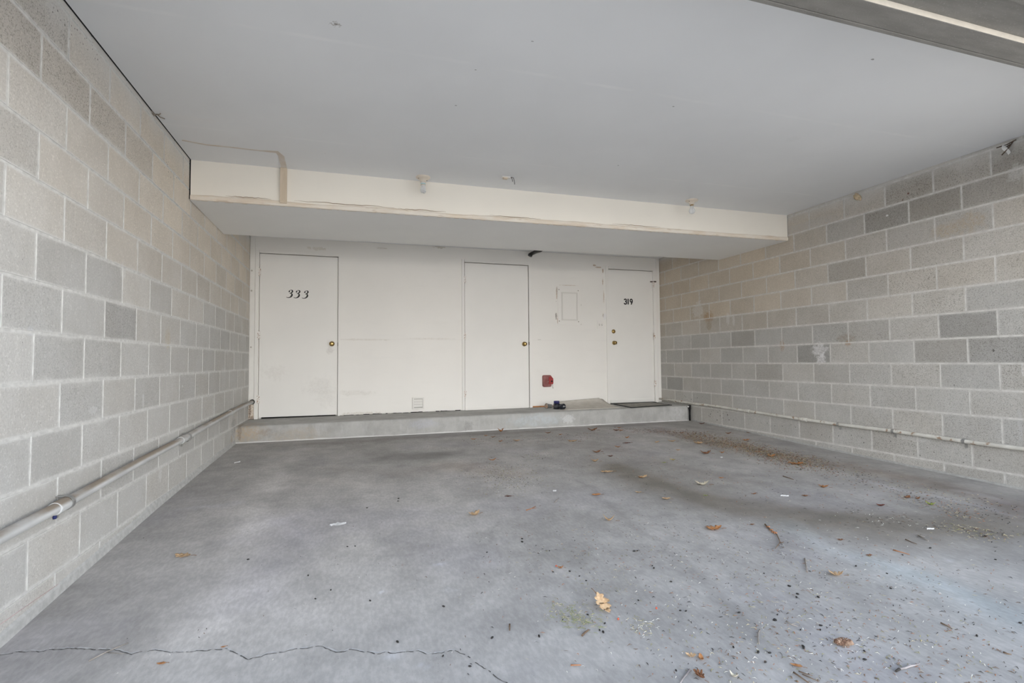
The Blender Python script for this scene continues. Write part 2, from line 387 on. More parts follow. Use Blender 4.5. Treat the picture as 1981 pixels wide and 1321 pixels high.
def tint_right(r, j, y, z):
    warm = sm(z, 1.2, 1.75)*(.25+.75*sm(y, 3.4, 5.2))
    warm = max(0, min(1, warm+random.uniform(-.14, .13)))
    c = mixc((.465, .458, .44), (.55, .485, .40), warm)
    k = random.uniform(.92, 1.06)*RB.get((r, j), 1.)
    sp = random.uniform(.5, .95)*(.45+.55*sm(5.5-y, 0, 2.2))
    return (c[0]*k, c[1]*k, c[2]*k, sp)
p = lambda a, b: tuple(on_x(a, b, XL)); q = lambda a, b: tuple(on_x(a, b, XR))
MORL = (.66, .655, .635); MORR = (.62, .61, .585)
WHITE = (.66, .66, .65); RUST = (.34, .19, .07)
left_blobs = [(p(277, 775), (1, .012, .045), WHITE, .4, .9, 60, .85), (p(180, 794), (1, .045, .02), WHITE, .3, 1.2, 70, .6), (p(353, 747), (1, .012, .012), WHITE, .4, .5, 60, .9),
    (p(265, 475), (1, .010, .025), WHITE, .4, .6, 60, .9), (p(238, 525), (1, .03, .045), MORL, .5, .8, 40, .9), (p(60, 640), (1, .02, .02), (.52, .54, .60), .9, .6, 40, .3),
    (p(325, 655), (1, .05, .07), (.50, .44, .33), .8, .5, 20, .6), (p(195, 712), (1, .018, .018), (.30, .29, .27), .9, .6, 60, .35), (p(310, 920), (1, .03, .05), WHITE, .4, 1.1, 60, .7),
    (p(452, 825), (1, .10, .09), (.24, .235, .23), .9, .9, 25, .6), (p(470, 840), (1, .07, .05), (.46, .36, .24), .8, .8, 30, .6), (p(448, 850), (1, .04, .05), (.45, .35, .24), .8, .8, 30, .6),
    (p(310, 745), (1, .006, .03), DARK, .4, .7, 60, .5), (p(165, 80), (1, .25, .05), DARK, 'specks', 50, .2, .8), (p(120, 45), (1, .10, .05), DARK, 'specks', 40, .2, .8), (p(330, 330), (1, .2, .06), DARK, 'specks', 34, .18, .7)]
right_blobs = [(q(1350, 600), (1, .10, .11), WHITE, .25, 1.1, 26, .55), (q(1370, 613), (1, .09, .07), RUST, .8, .7, 24, .65), (q(1372, 630), (1, .05, .06), (.30, .22, .12), .8, .7, 30, .5),
    (q(1408, 617), (1, .028, .08), WHITE, .3, .9, 40, .6), (q(1419, 620), (1, .022, .07), WHITE, .3, .9, 40, .6), (q(1585, 676), (1, .085, .07), (.74, .73, .74), .5, 1.4, 22, .75), (q(1588, 695), (1, .05, .05), (.74, .73, .74), .5, 1.5, 26, .75),
    (q(1513, 668), (1, .03, .06), RUST, .8, .7, 40, .5), (q(1640, 655), (1, .10, .045), (.26, .21, .15), .9, .9, 12, .5), (q(1641, 664), (1, .03, .03), RUST, .8, .7, 30, .6),
    (q(1490, 425), (1, .06, .12), (.5, .49, .48), .8, .8, 20, .6), (q(1550, 440), (1, .5, .05), (.46, .46, .46), .8, .8, 20, .5), (q(1877, 430), (1, .12, .07), (.42, .33, .22), .9, 1.2, 14, .5), (q(1825, 448), (1, .10, .05), (.44, .34, .22), .9, 1.2, 18, .45),
    (q(1716, 417), (1, .012, .008), (.8, .8, .8), .3, .3, 50, 1), (q(1757, 374), (1, .010, .008), (.12, .03, .02), .3, .3, 50, 1), (q(1746, 387), (1, .007, .007), (.12, .05, .03), .3, .3, 50, .9),
    (q(1970, 333), (1, .05, .06), WHITE, .9, 1.2, 30, .5), (q(1765, 848), (1, .12, .02), WHITE, .6, 1.2, 40, .5), (q(1394, 806), (1, .30, .09), DARK, 'specks', 26, .22, .9), (q(1480, 818), (1, .5, .07), DARK, 'specks', 24, .15, .8), (q(1640, 845), (1, .6, .07), DARK, 'specks', 22, .15, .8), (q(1340, 770), (1, .35, .06), DARK, 'specks', 24, .17, .8), (q(1830, 880), (1, .5, .06), DARK, 'specks', 26, .13, .7),
    (q(1922, 678), (1, .007, .010), DARK, .3, .3, 50, 1), (q(1846, 745), (1, .006, .006), DARK, .3, .3, 50, .7), (q(1979, 716), (1, .01, .05), WHITE, .3, .5, 50, .7), (q(1973, 820), (1, .012, .12), (.5, .5, .5), .4, 1.2, 50, .6)]
mL = block_material('painted_left_block', MORL, .72, 2.585, left_blobs, .2); mR = block_material('grey_right_block', MORR, .45, 2.60, right_blobs)
YF = 1.16
wall_left = block_wall('wall_left', XL, 1, 2.5088, .9281, (-7, 9), (-9, 24), 1, tint_left, [mL, mortar_material('left_mortar', MORL)], 2.6, YF, 7.1)
wall_right = block_wall('wall_right', XR, -1, 4.007, .9556, (-7, 9), (-16, 15), -1, tint_right, [mR, mortar_material('right_mortar', MORR)], 2.6, YF, 7.1)
# poured footing lip and red chalk line at the foot of the left wall
mb = MB(); ys = np.linspace(YF, 6.25, 60)
for ya, yb in zip(ys, ys[1:]):
    h = lambda y: .034+.012*mnoise.noise(Vector((y*3, 0, 0)))
    za, zb = floor_z(XL, ya), floor_z(XL, yb)
    mb.hexa([(XL-.01, ya, za-.03), (XL+.014, ya, za-.03), (XL+.014, yb, zb-.03), (XL-.01, yb, zb-.03), (XL-.01, ya, za+h(ya)+.03), (XL+.006, ya, za+h(ya)), (XL+.006, yb, zb+h(yb)), (XL-.01, yb, zb+h(yb)+.03)])
tag(mb.build('baseboard_left', mortar_material('footing_cement', (.50, .50, .49))), kind='structure')
pts = [on_x(a, b, XL+.0004) for a, b in ((0, 1208), (80, 1152), (120, 1125), (170, 1090), (230, 1046), (300, 988), (350, 942), (400, 899), (440, 866), (456, 853))]
CHALK = plain('red_chalk', (.46, .33, .33), .9)
mb = MB(); mb.tube(pts, .0012, 5); mb.build('chalk_line', CHALK, wall_left)
mb = MB(); ys = np.linspace(YF, 6.25, 60)
for ya, yb in zip(ys, ys[1:]):
    za, zb = floor_z(XR, ya), floor_z(XR, yb)
    h = .03
    mb.hexa([(XR+.01, ya, za-.03), (XR-.012, ya, za-.03), (XR-.012, yb, zb-.03), (XR+.01, yb, zb-.03), (XR+.01, ya, za+h), (XR-.003, ya, za+.012), (XR-.003, yb, zb+.012), (XR+.01, yb, zb+h)])
tag(mb.build('baseboard_right', mortar_material('right_footing_cement', (.40, .40, .39))), kind='structure')

# ------------------------------------------------------------------ ceiling, soffit, header
n = N('ceiling_paint', .5, .35)
c = n.mix(n.rng(n.noise(1.1, 3), .3, .7), (.755, .765, .775), (.795, .805, .815))
y_ = n.xyz()['Y']
for yy, st in ((2.62, .5), (3.86, .4)):
    m = n.math('SUBTRACT', 1, n.rng(n.math('ABSOLUTE', n.math('SUBTRACT', n.math('ADD', y_, n.math('MULTIPLY', n.noise(2, 2), .03)), yy+.015)), .004, .022))
    c = n.mix(n.math('MULTIPLY', m, n.rng(n.noise(2.3, 3), .4, .7, 0, st)), c, (.87, .87, .87))
c = n.mix(n.rng(n.voro(2.6), .004, .009, .75, 0), c, (.08, .07, .06))
def pc(a, b): return tuple(at(a, b, lambda x, y: ceil_z(x)))
for a, b, r in ((650, 47, .009), (882, 204, .008), (1303, 206, .008), (1688, 115, .010), (1030, 80, .006), (1196, 320, .008), (920, 135, .006)):
    c = n.mix(n.blob(pc(a, b), (r, r*.6, 1), .4, .8, 60, .9), c, (.06, .05, .04))
c = n.mix(n.blob(pc(650, 47), (.022, .016, 1), .2, 1.8, 60, .6), c, (.2, .17, .14))
c = n.mix(n.blob(pc(1535, 269), (.045, .045, 1), .5, .3, 20, .10), c, (.52, .52, .51))
c = n.mix(n.blob(pc(338, 226), (.20, .05, 1), .9, .9, 20, .35), c, (.80, .79, .77))
n.bump(n.noise(90, 3), .15, .001); CEILM = n.out(c)
def slab(x0, x1, y0, y1, zf, th): return [(x0, y0, zf(x0)), (x1, y0, zf(x1)), (x1, y1, zf(x1)), (x0, y1, zf(x0)), (x0, y0, zf(x0)+th), (x1, y0, zf(x1)+th), (x1, y1, zf(x1)+th), (x0, y1, zf(x0)+th)]
ceiling = tag(MB().hexa(slab(XL+.011, XR-.005, 1.44, 7.1, ceil_z, .05)).build('ceiling', CEILM), kind='structure')
DARKGAP = plain('dark_gap', (.02, .02, .02), 1)
tag(MB().box((XL-.3, 1.1, 2.80), (XR+.3, 7.4, 2.95)).build('roof', DARKGAP), kind='structure')
m = MB(); m.box((XL-.002, 1.44, 2.589), (XL+.012, 4.49, 2.64)); m.build('joint_shade', DARKGAP, ceiling)  # black strip fills the joint to paint its shade
PEACH = N('bare_peach_primer', .7, .25)
PEACHM = PEACH.out(PEACH.mix(PEACH.rng(PEACH.noise(14, 4, stretch=(1, 1, .3)), .35, .7), (.60, .50, .38), (.70, .60, .48)))
GHOST = N('conduit_ghost', .6, .3)
GHOSTM = GHOST.out(GHOST.mix(GHOST.rng(GHOST.noise(6, 4), .35, .62), (.66, .625, .58), (.62, .55, .48)))
gp = [at(a, b, lambda x, y: ceil_z(x)) for a, b in ((352, 271), (400, 280), (440, 284), (500, 291), (536, 294), (544, 302), (550, 326))]
mb = MB(); prev = None
for i, g in enumerate(gp):
    t = gp[min(i+1, len(gp)-1)]-gp[max(0, i-1)]; s_ = Vector((-t.y, t.x, 0)).normalized()*(.011 if i < 4 else .022)
    r = [mb.bm.verts.new(g+s_*k+Vector((0, 0, h))) for k, h in ((1, .002), (1, -.0012), (-1, -.0012), (-1, .002))]
    if prev:
        for k in range(3): mb.face([prev[k], prev[k+1], r[k+1], r[k]])
    prev = r
mb.build('conduit_ghost_mark', GHOSTM, ceiling)

BY0, BY1 = 4.49, 5.61
BEAMC = (.88, .835, .75)
bb = lambda a, b: tuple(on_y(a, b, BY0))
BEAMM = paint('beam_cream_paint', BEAMC, [(bb(1437, 416), (.008, 1, .008), DARK, .3, .3, 50, 1), (bb(405, 315), (.012, 1, .007), (.2, .14, .1), .3, .5, 50, 1), (bb(1390, 427), (.006, 1, .006), (.4, .33, .26), .5, .3, 50, .8), (bb(680, 383), (.08, 1, .01), (.64, .60, .53), .8, .5, 20, .6)], .03)
soff = empty('ceiling_soffit', (XL, BY0, soff_z(XL)), kind='structure')
O = soff.location
mb = MB(); mb.hexa([(XL+.010, BY0, soff_z(XL)+.006), (XR-.006, BY0, soff_z(XR)+.006), (XR-.006, BY0+.04, soff_z(XR)+.006), (XL+.008, BY0+.04, soff_z(XL)+.006), (XL+.010, BY0, 2.66), (XR-.006, BY0, 2.66), (XR-.006, BY0+.04, 2.66), (XL+.008, BY0+.04, 2.66)])
mb.build('face_board', BEAMM, soff, O)
mb = MB(); mb.box((XL-.002, BY0+.004, soff_z(XL)+.01), (XL+.010, BY0+.03, 2.59)); mb.box((XR-.008, BY0+.004, soff_z(XR)+.01), (XR+.002, BY0+.03, 2.60)); mb.build('joint_shade', DARKGAP, soff, O)  # solid black strips stand in for shade in the end joints
mb = MB(); mb.hexa(slab(XL+.004, XR-.004, BY0+.008, BY1, soff_z, .03)); mb.build('underside_panel', paint('soffit_paint', (.88, .875, .855), dirt=.03), soff, O)
mb = MB(); mb.box((XL, BY1-.03, 2.335), (XR, BY1-.004, 2.7)); mb.build('rear_board', BEAMM, soff, O)
# split, lumpy lower edge of the face board with cracked paint
n = N('split_edge_paint', .65, .3)
c = n.mix(n.rng(n.noise(8, 5, stretch=(.5, 1, 2)), .35, .68), (.80, .745, .66), (.74, .64, .52))
c = n.mix(n.rng(n.noise(40, 3, stretch=(.15, 1, 1)), .60, .72, 0, .5), c, (.45, .34, .23))
n.bump(n.noise(30, 4, stretch=(.3, 1, 1)), .5, .006); EDGEM = n.out(c)
mb = MB(); xs = np.linspace(XL+.01, XR-.01, 260); prev = None
for i, x in enumerate(xs):
    a = mnoise.noise(Vector((x*1.7, 0, 0))); b = mnoise.noise(Vector((x*9, 5, 0))); c_ = mnoise.noise(Vector((x*25, 9, 0)))
    zb = soff_z(x)+.002*c_; zt = soff_z(x)+.040+.012*a+.004*b
    pr_ = [(x, BY0+.02, zb), (x, BY0-.006-.002*b, zb), (x, BY0-.012-.003*a-.002*c_, zb+.012), (x, BY0-.010-.003*b, zt-.010), (x, BY0-.003-.002*c_, zt), (x, BY0+.02, zt+.004)]
    r = [mb.bm.verts.new(v) for v in pr_]
    if prev:
        for k in range(5): mb.face([prev[k], prev[k+1], r[k+1], r[k]])
    prev = r
mb.build('split_lower_edge', EDGEM, soff, O)
mb = MB()
for x0, x1, z0 in ((-.95, -.62, .048), (-.45, .35, .050), (.38, .80, .046), (2.45, 3.0, .046), (1.2, 1.7, .044)):
    k = 24; P = [(lerp(x0, x1, i/k), BY0-.0065, soff_z(lerp(x0, x1, i/k))+z0+.006*mnoise.noise(Vector((i*.5, x0, 0)))) for i in range(k+1)]
    mb.tube(P, [.0005+.0022*math.sin(math.pi*i/k) for i in range(k+1)], 5)
mb.build('paint_split', plain('paint_split_brown', (.33, .24, .16), .9), soff, O)
# front header over the opening: grey beam, cream strip, grey eave board, fascia
hz = 2.30
n = N('grey_stain', .7, .3); c = n.mix(n.rng(n.noise(20, 4, stretch=(.2, 1, 1)), .3, .7), (.185, .176, .160), (.235, .225, .205)); c = n.mix(n.rng(n.noise(190, 2), .6, .75, 0, .5), c, (.42, .41, .39))
c = n.mix(n.rng(n.voro(9), .01, .03, .8, 0), c, (.10, .09, .08)); n.bump(n.noise(60, 4), .4, .003); GREYM = n.out(c)
CREAMM = plain('header_cream_strip', (.80, .74, .64), .6, var=.04)
hd = empty('trim_1', (XL, 1.40, hz), kind='structure')
def hbox(name, y0, y1, z0, z1, m, bev=.002): MB().box((XL-.1, y0, z0), (XR+.1, y1, z1), bev).build(name, m, hd, hd.location)
hbox('inner_lining', 1.449, 1.467, hz-.0005, hz+.34, GREYM); hbox('header_beam', 1.347, 1.446, hz, hz+.42, GREYM)
hbox('cream_strip', 1.3465, 1.3495, hz+.002, hz+.05, CREAMM, 0); hbox('eave_board', 1.205, 1.3462, hz+.024, hz+.06, GREYM)
hbox('fascia', 1.15, 1.191, hz-.004, hz+.30, GREYM)

# ------------------------------------------------------------------ concrete step
SY = 6.278
n = N('step_concrete', .85, .2)
c = n.mix(n.rng(n.noise(5, 6, rough=.65), .3, .7), (.36, .355, .34), (.46, .455, .44))
c = n.mix(n.rng(n.noise(22, 4, stretch=(1, 1, .3)), .5, .75, 0, .4), c, (.52, .52, .52))
c = n.mix(n.rng(n.voro(20), .02, .05, .5, 0), c, (.15, .14, .13))
ss = lambda a, b: tuple(on_y(a, b, SY))
for b in ((ss(478, 838), (.19, .5, .09), (.46, .36, .25), .9, .7, 12, .75), (ss(520, 840), (.12, .5, .06), (.25, .24, .23), .9, .9, 12, .5), (ss(570, 843), (.3, .5, .08), (.44, .38, .30), .9, .8, 10, .5), (ss(463, 835), (.02, .3, .09), (.20, .16, .12), .7, .9, 40, .7),
          (ss(1040, 812), (.35, .3, .07), (.50, .54, .56), .9, .8, 10, .7), (ss(1100, 810), (.08, .3, .05), (.66, .67, .67), .5, 1.2, 30, .7), (ss(1310, 800), (.12, .3, .09), (.55, .55, .55), .8, .7, 16, .6), (ss(905, 825), (.06, .2, .06), (.2, .19, .18), .7, 1.2, 30, .45), (ss(820, 820), (.15, .2, .05), (.48, .49, .55), .9, .8, 20, .5)):
    c = n.mix(n.blob(*b[:2], *b[3:]), c, b[2])
zz = n.xyz()
foot = n.math('SUBTRACT', zz['Z'], n.math('ADD', .129, n.math('MULTIPLY', n.math('SUBTRACT', zz['X'], XL), .0016)))
c = n.mix(n.rng(n.math('ADD', foot, n.math('MULTIPLY', n.math('SUBTRACT', n.noise(6, 3), .5), .03)), .006, .016, .8, 0), c, (.68, .68, .67))
n.bump(n.noise(60, 5), .4, .004); STEPM = n.out(c)
step = MB(); xs = np.linspace(XL, XR-.03, 140)
def step_prof(x):
    a = mnoise.noise(Vector((x*2, 0, 3)))*.006; b = mnoise.noise(Vector((x*11, 2, 3)))*.003
    e = .006 if x > XL+.15 else .014
    return [(x, SY-.004+a, -.05), (x, SY+a*.6+b, .2), (x, SY+.002+b, step_z(x)-.014-e), (x, SY+.006+b+e*.4, step_z(x)-.006), (x, SY+.022+e, step_z(x)), (x, 7.2, step_z(x))]
prev = None
for x in xs:
    r = [step.bm.verts.new(v) for v in step_prof(x)]
    if prev:
        for k in range(5):
            f = step.face([prev[k], prev[k+1], r[k+1], r[k]]); f.smooth = True
    else: first = r
    prev = r
step.bm.faces.new(prev+[step.bm.verts.new((xs[-1], 7.2, -.05))])
tag(step.build('concrete_step', STEPM), kind='structure')

# ------------------------------------------------------------------ back wall with three doors
bk = lambda a, b: tuple(on_y(a, b, YB))
wb = [(bk(1150, 513), (.03, 1, .012), CHIP, .4, .9, 40, .9), (bk(1157, 517), (.05, 1, .010), CHIP, .4, .8, 40, .8), (bk(1166, 524), (.012, 1, .03), CHIP, .4, .8, 40, .9), (bk(1166, 545), (.008, 1, .05), CHIP, .4, .9, 40, .8),
      (bk(1168, 575), (.007, 1, .09), CHIP, .4, 1.0, 40, .7), (bk(1167, 610), (.012, 1, .03), (.42, .33, .24), .5, .8, 40, .8), (bk(1170, 612), (.03, 1, .05), (.74, .75, .82), .5, .6, 30, .5),
      (bk(1077, 563), (.010, 1, .06), (.30, .20, .12), .4, 1.1, 40, .9), (bk(1077, 573), (.008, 1, .04), CHIP, .4, 1.0, 40, .8), (bk(1076, 611), (.014, 1, .05), (.12, .08, .05), .4, .9, 40, .9), (bk(1079, 620), (.009, 1, .05), CHIP, .4, .9, 40, .8), (bk(1123, 627), (.014, 1, .010), (.22, .17, .12), .4, .7, 40, .9), (bk(1100, 552), (.13, 1, .006), CHIP, .4, 1.0, 30, .45), (bk(1076, 583), (.006, 1, .006), DARK, .4, .4, 40, .6), (bk(1124, 590), (.012, 1, .012), (.55, .52, .48), .5, .4, 30, .7),
      (bk(700, 657), (.3, 1, .012), (.70, .665, .61), .8, 1.2, 12, .7), (bk(830, 655), (.3, 1, .010), (.70, .665, .61), .8, 1.2, 12, .6), (bk(680, 760), (.25, 1, .03), (.70, .675, .63), .9, 1.4, 14, .5), (bk(850, 478), (.06, 1, .02), (.45, .40, .33), .4, 1.6, 30, .7), (bk(737, 480), (.07, 1, .008), (.55, .50, .42), .5, .8, 20, .6), (bk(612, 481), (.10, 1, .02), (.6, .55, .46), .4, 1.6, 20, .6), (bk(1043, 657), (.03, 1, .008), SCUFF, .6, .6, 30, .5), (bk(700, 800), (.25, 1, .02), (.55, .5, .42), .4, 1.5, 20, .5)]
n = N('wall_paint', .5, .35)
c = n.mix(n.rng(n.noise(1.2, 3), .3, .7), tuple(x*.97 for x in WALLC), WALLC)
c = n.mix(n.rng(n.noise(5, 4, stretch=(.4, 1, 2)), .52, .8, 0, .25), c, tuple(x*.88 for x in WALLC))
sz_ = n.math('SUBTRACT', 1, n.rng(n.math('ABSOLUTE', n.math('SUBTRACT', n.xyz()['Z'], 1.305)), .001, .005))
c = n.mix(n.math('MULTIPLY', sz_, n.rng(n.noise(3, 3), .35, .65, .05, .3)), c, (.66, .64, .60))
for b in wb: c = n.mix(n.blob(b[0], b[1], *b[3:]), c, b[2])
n.bump(n.noise(140, 2), .12, .001); BACKM = n.out(c)
DOORS = [  # leaf x0, x1, z0, z1; casing x0, x1, top
    dict(x0=-1.091, x1=-.170, z0=.334, z1=2.371, o0=-1.139, o1=-.137, ot=2.412, hinge='L'),
    dict(x0=1.510, x1=2.447, z0=.325, z1=2.387, o0=1.466, o1=2.490, ot=2.430, hinge='L'),
    dict(x0=3.749, x1=4.520, z0=.357, z1=2.398, o0=3.697, o1=4.576, ot=2.445, hinge='R', gr=.0015)]
mb = MB(); TH = .11
edges = [XL-.05]+[v for d in DOORS for v in (d['x0']-.006, d['x1']+.006)]+[XR+.05]
wz = lambda x: step_z(x)+.004
for k in range(0, len(edges), 2):
    a, b = edges[k], edges[k+1]
    mb.hexa([(a, YB, wz(a)), (b, YB, wz(b)), (b, YB+TH, wz(b)), (a, YB+TH, wz(a)), (a, YB, 2.8), (b, YB, 2.8), (b, YB+TH, 2.8), (a, YB+TH, 2.8)])
for d in DOORS: mb.box((d['x0']-.006, YB, d['z1']+.007), (d['x1']+.006, YB+TH, 2.8))
wall_back = mb.build('wall_back', BACKM); tag(wall_back, kind='structure')
MB().box((XL-.1, YB+TH, -.3), (XR+.1, YB+TH+.05, 2.8)).build('light_block_backing', DARKGAP, wall_back)  # unseen black backing added to stop sky light leaking through the door gaps
mb = MB()  # ragged dark gap and paint flakes where the wall meets the step
for i in range(90):
    x = random.uniform(-.1, 3.6)
    if any(d['o0']-.02 < x < d['o1']+.02 for d in DOORS): continue
    mb.box((x, YB-.003, step_z(x)-.001), (x+random.uniform(.02, .09), YB+.004, step_z(x)+random.uniform(.003, .011)))
mb.build('base_gap', DARKGAP, wall_back)
BRASS = N('worn_brass', .28, .5, 1.); BRASSM = BRASS.out(BRASS.mix(BRASS.rng(BRASS.noise(60, 3), .35, .65), (.30, .20, .075), (.52, .38, .16)))
BLACKP = plain('black_digit_paint', (.012, .012, .012), .45)
FRAMEM = paint('casing_paint', TRIMC, [((3.722, 6.98, 1.98), (.012, 1, .10), (.62, .46, .28), .5, .8, 30, .9), ((3.70, 6.98, 1.3), (.006, 1, .6), (.62, .55, .48), .5, 1.0, 20, .5)], .03)
HINGEM = N('painted_hinge', .5, .4); HINGEM = HINGEM.out(HINGEM.mix(HINGEM.rng(HINGEM.noise(90, 3), .5, .62), TRIMC, (.36, .20, .12)))
def stroke(pts, widths, fn, mb, k=6, wk=1.18):
    """a brushed digit: centre line smoothed by Catmull-Rom, ribbon with thickness"""
    C, W = [], []
    n_ = len(pts)
    for i in range(n_-1):
        p0, p1, p2, p3 = pts[max(0, i-1)], pts[i], pts[i+1], pts[min(n_-1, i+2)]
        for j in range(k):
            t = j/k
            C.append(tuple(.5*((2*b)+(-a+c)*t+(2*a-5*b+4*c-d)*t*t+(-a+3*b-3*c+d)*t**3) for a, b, c, d in zip(p0, p1, p2, p3))); W.append(lerp(widths[i], widths[i+1], t)*wk)
    C.append(pts[-1]); W.append(widths[-1]*wk); Lf, Rt = [], []
    for i, (x, y) in enumerate(C):
        a = C[max(0, i-1)]; b = C[min(len(C)-1, i+1)]; dx, dy = b[0]-a[0], b[1]-a[1]; l = math.hypot(dx, dy) or 1
        Lf.append((x-dy/l*W[i]/2, y+dx/l*W[i]/2)); Rt.append((x+dy/l*W[i]/2, y-dx/l*W[i]/2))
    for i in range(len(C)-1):
        q4 = [Lf[i], Lf[i+1], Rt[i+1], Rt[i]]
        a = [mb.bm.verts.new(fn(*p_, 1)) for p_ in q4]; b = [mb.bm.verts.new(fn(*p_, 0)) for p_ in q4]
        mb.face(a); mb.face(b[::-1])
        for e in range(4): mb.face([a[e], a[(e+1) % 4], b[(e+1) % 4], b[e]])
def disc(x, y, r, fn, mb, n_=14):
    P = [(x+r*math.cos(2*math.pi*i/n_), y+r*math.sin(2*math.pi*i/n_)) for i in range(n_)]
    mb.prism(P, lambda a, b: fn(a, b, 0), lambda a, b: fn(a, b, 1))
def digit_script3(mb, fn):
    stroke([(.14, .80), (.17, .92), (.33, 1.0), (.52, .95), (.58, .80), (.48, .64), (.27, .54)], [.08, .05, .04, .11, .17, .12, .04], fn, mb)
    stroke([(.24, .55), (.44, .545), (.57, .46), (.60, .28), (.50, .10), (.30, .0), (.08, -.01), (-.08, .06)], [.035, .06, .14, .20, .15, .08, .06, .03], fn, mb)
    disc(.17, .80, .10, fn, mb)
def digit_bold3(mb, fn):
    stroke([(.05, .77), (.12, .90), (.27, .93), (.42, .88), (.46, .74), (.40, .58), (.22, .54)], [.165]*7, fn, mb)
    stroke([(.22, .54), (.42, .48), (.49, .30), (.42, .12), (.27, .07), (.11, .10), (.03, .26)], [.165]*7, fn, mb)
def digit_bold1(mb, fn): stroke([(.12, .0), (.12, .5), (.12, 1.0)], [.175]*3, fn, mb, 1)
def digit_bold9(mb, fn):
    stroke([(.48, .66), (.42, .86), (.26, .92), (.10, .84), (.05, .66), (.10, .49), (.26, .42), (.42, .50), (.48, .66)], [.155]*9, fn, mb)
    stroke([(.48, .68), (.45, .45), (.36, .22), (.22, .0)], [.155, .165, .165, .175], fn, mb)
LEAF_Y = YB+.006
def knob(parent, x, z, name='door_knob', r=.027, proj=.062):
    O = parent['O']; M = Matrix.Translation((x, LEAF_Y, z)) @ Matrix.Rotation(math.radians(90), 4, 'X')
    a = MB().lathe([(0, 0), (r*1.22, 0), (r*1.22, .004), (r*1.0, .009), (.011, .012), (.010, .028), (r*.55, .033), (r, .042), (r*1.02, .050), (r*.86, .058), (r*.45, proj), (0, proj)], M).build(name, BRASSM, parent, O)
    MB().lathe([(0, proj-.001), (.008, proj-.001), (.008, proj+.002), (.0, proj+.002)], M, 12).build('keyhole_plug', BRASSM, a)
    return a
def deadbolt(parent, x, z):
    O = parent['O']; M = Matrix.Translation((x, LEAF_Y, z)) @ Matrix.Rotation(math.radians(90), 4, 'X')
    a = MB().lathe([(0, 0), (.031, 0), (.031, .006), (.024, .017), (.019, .019), (0, .019)], M).build('deadbolt', BRASSM, parent, O)
    MB().lathe([(0, .018), (.011, .018), (.011, .023), (0, .023)], M, 12).build('keyhole_plug', DARKGAP, a)
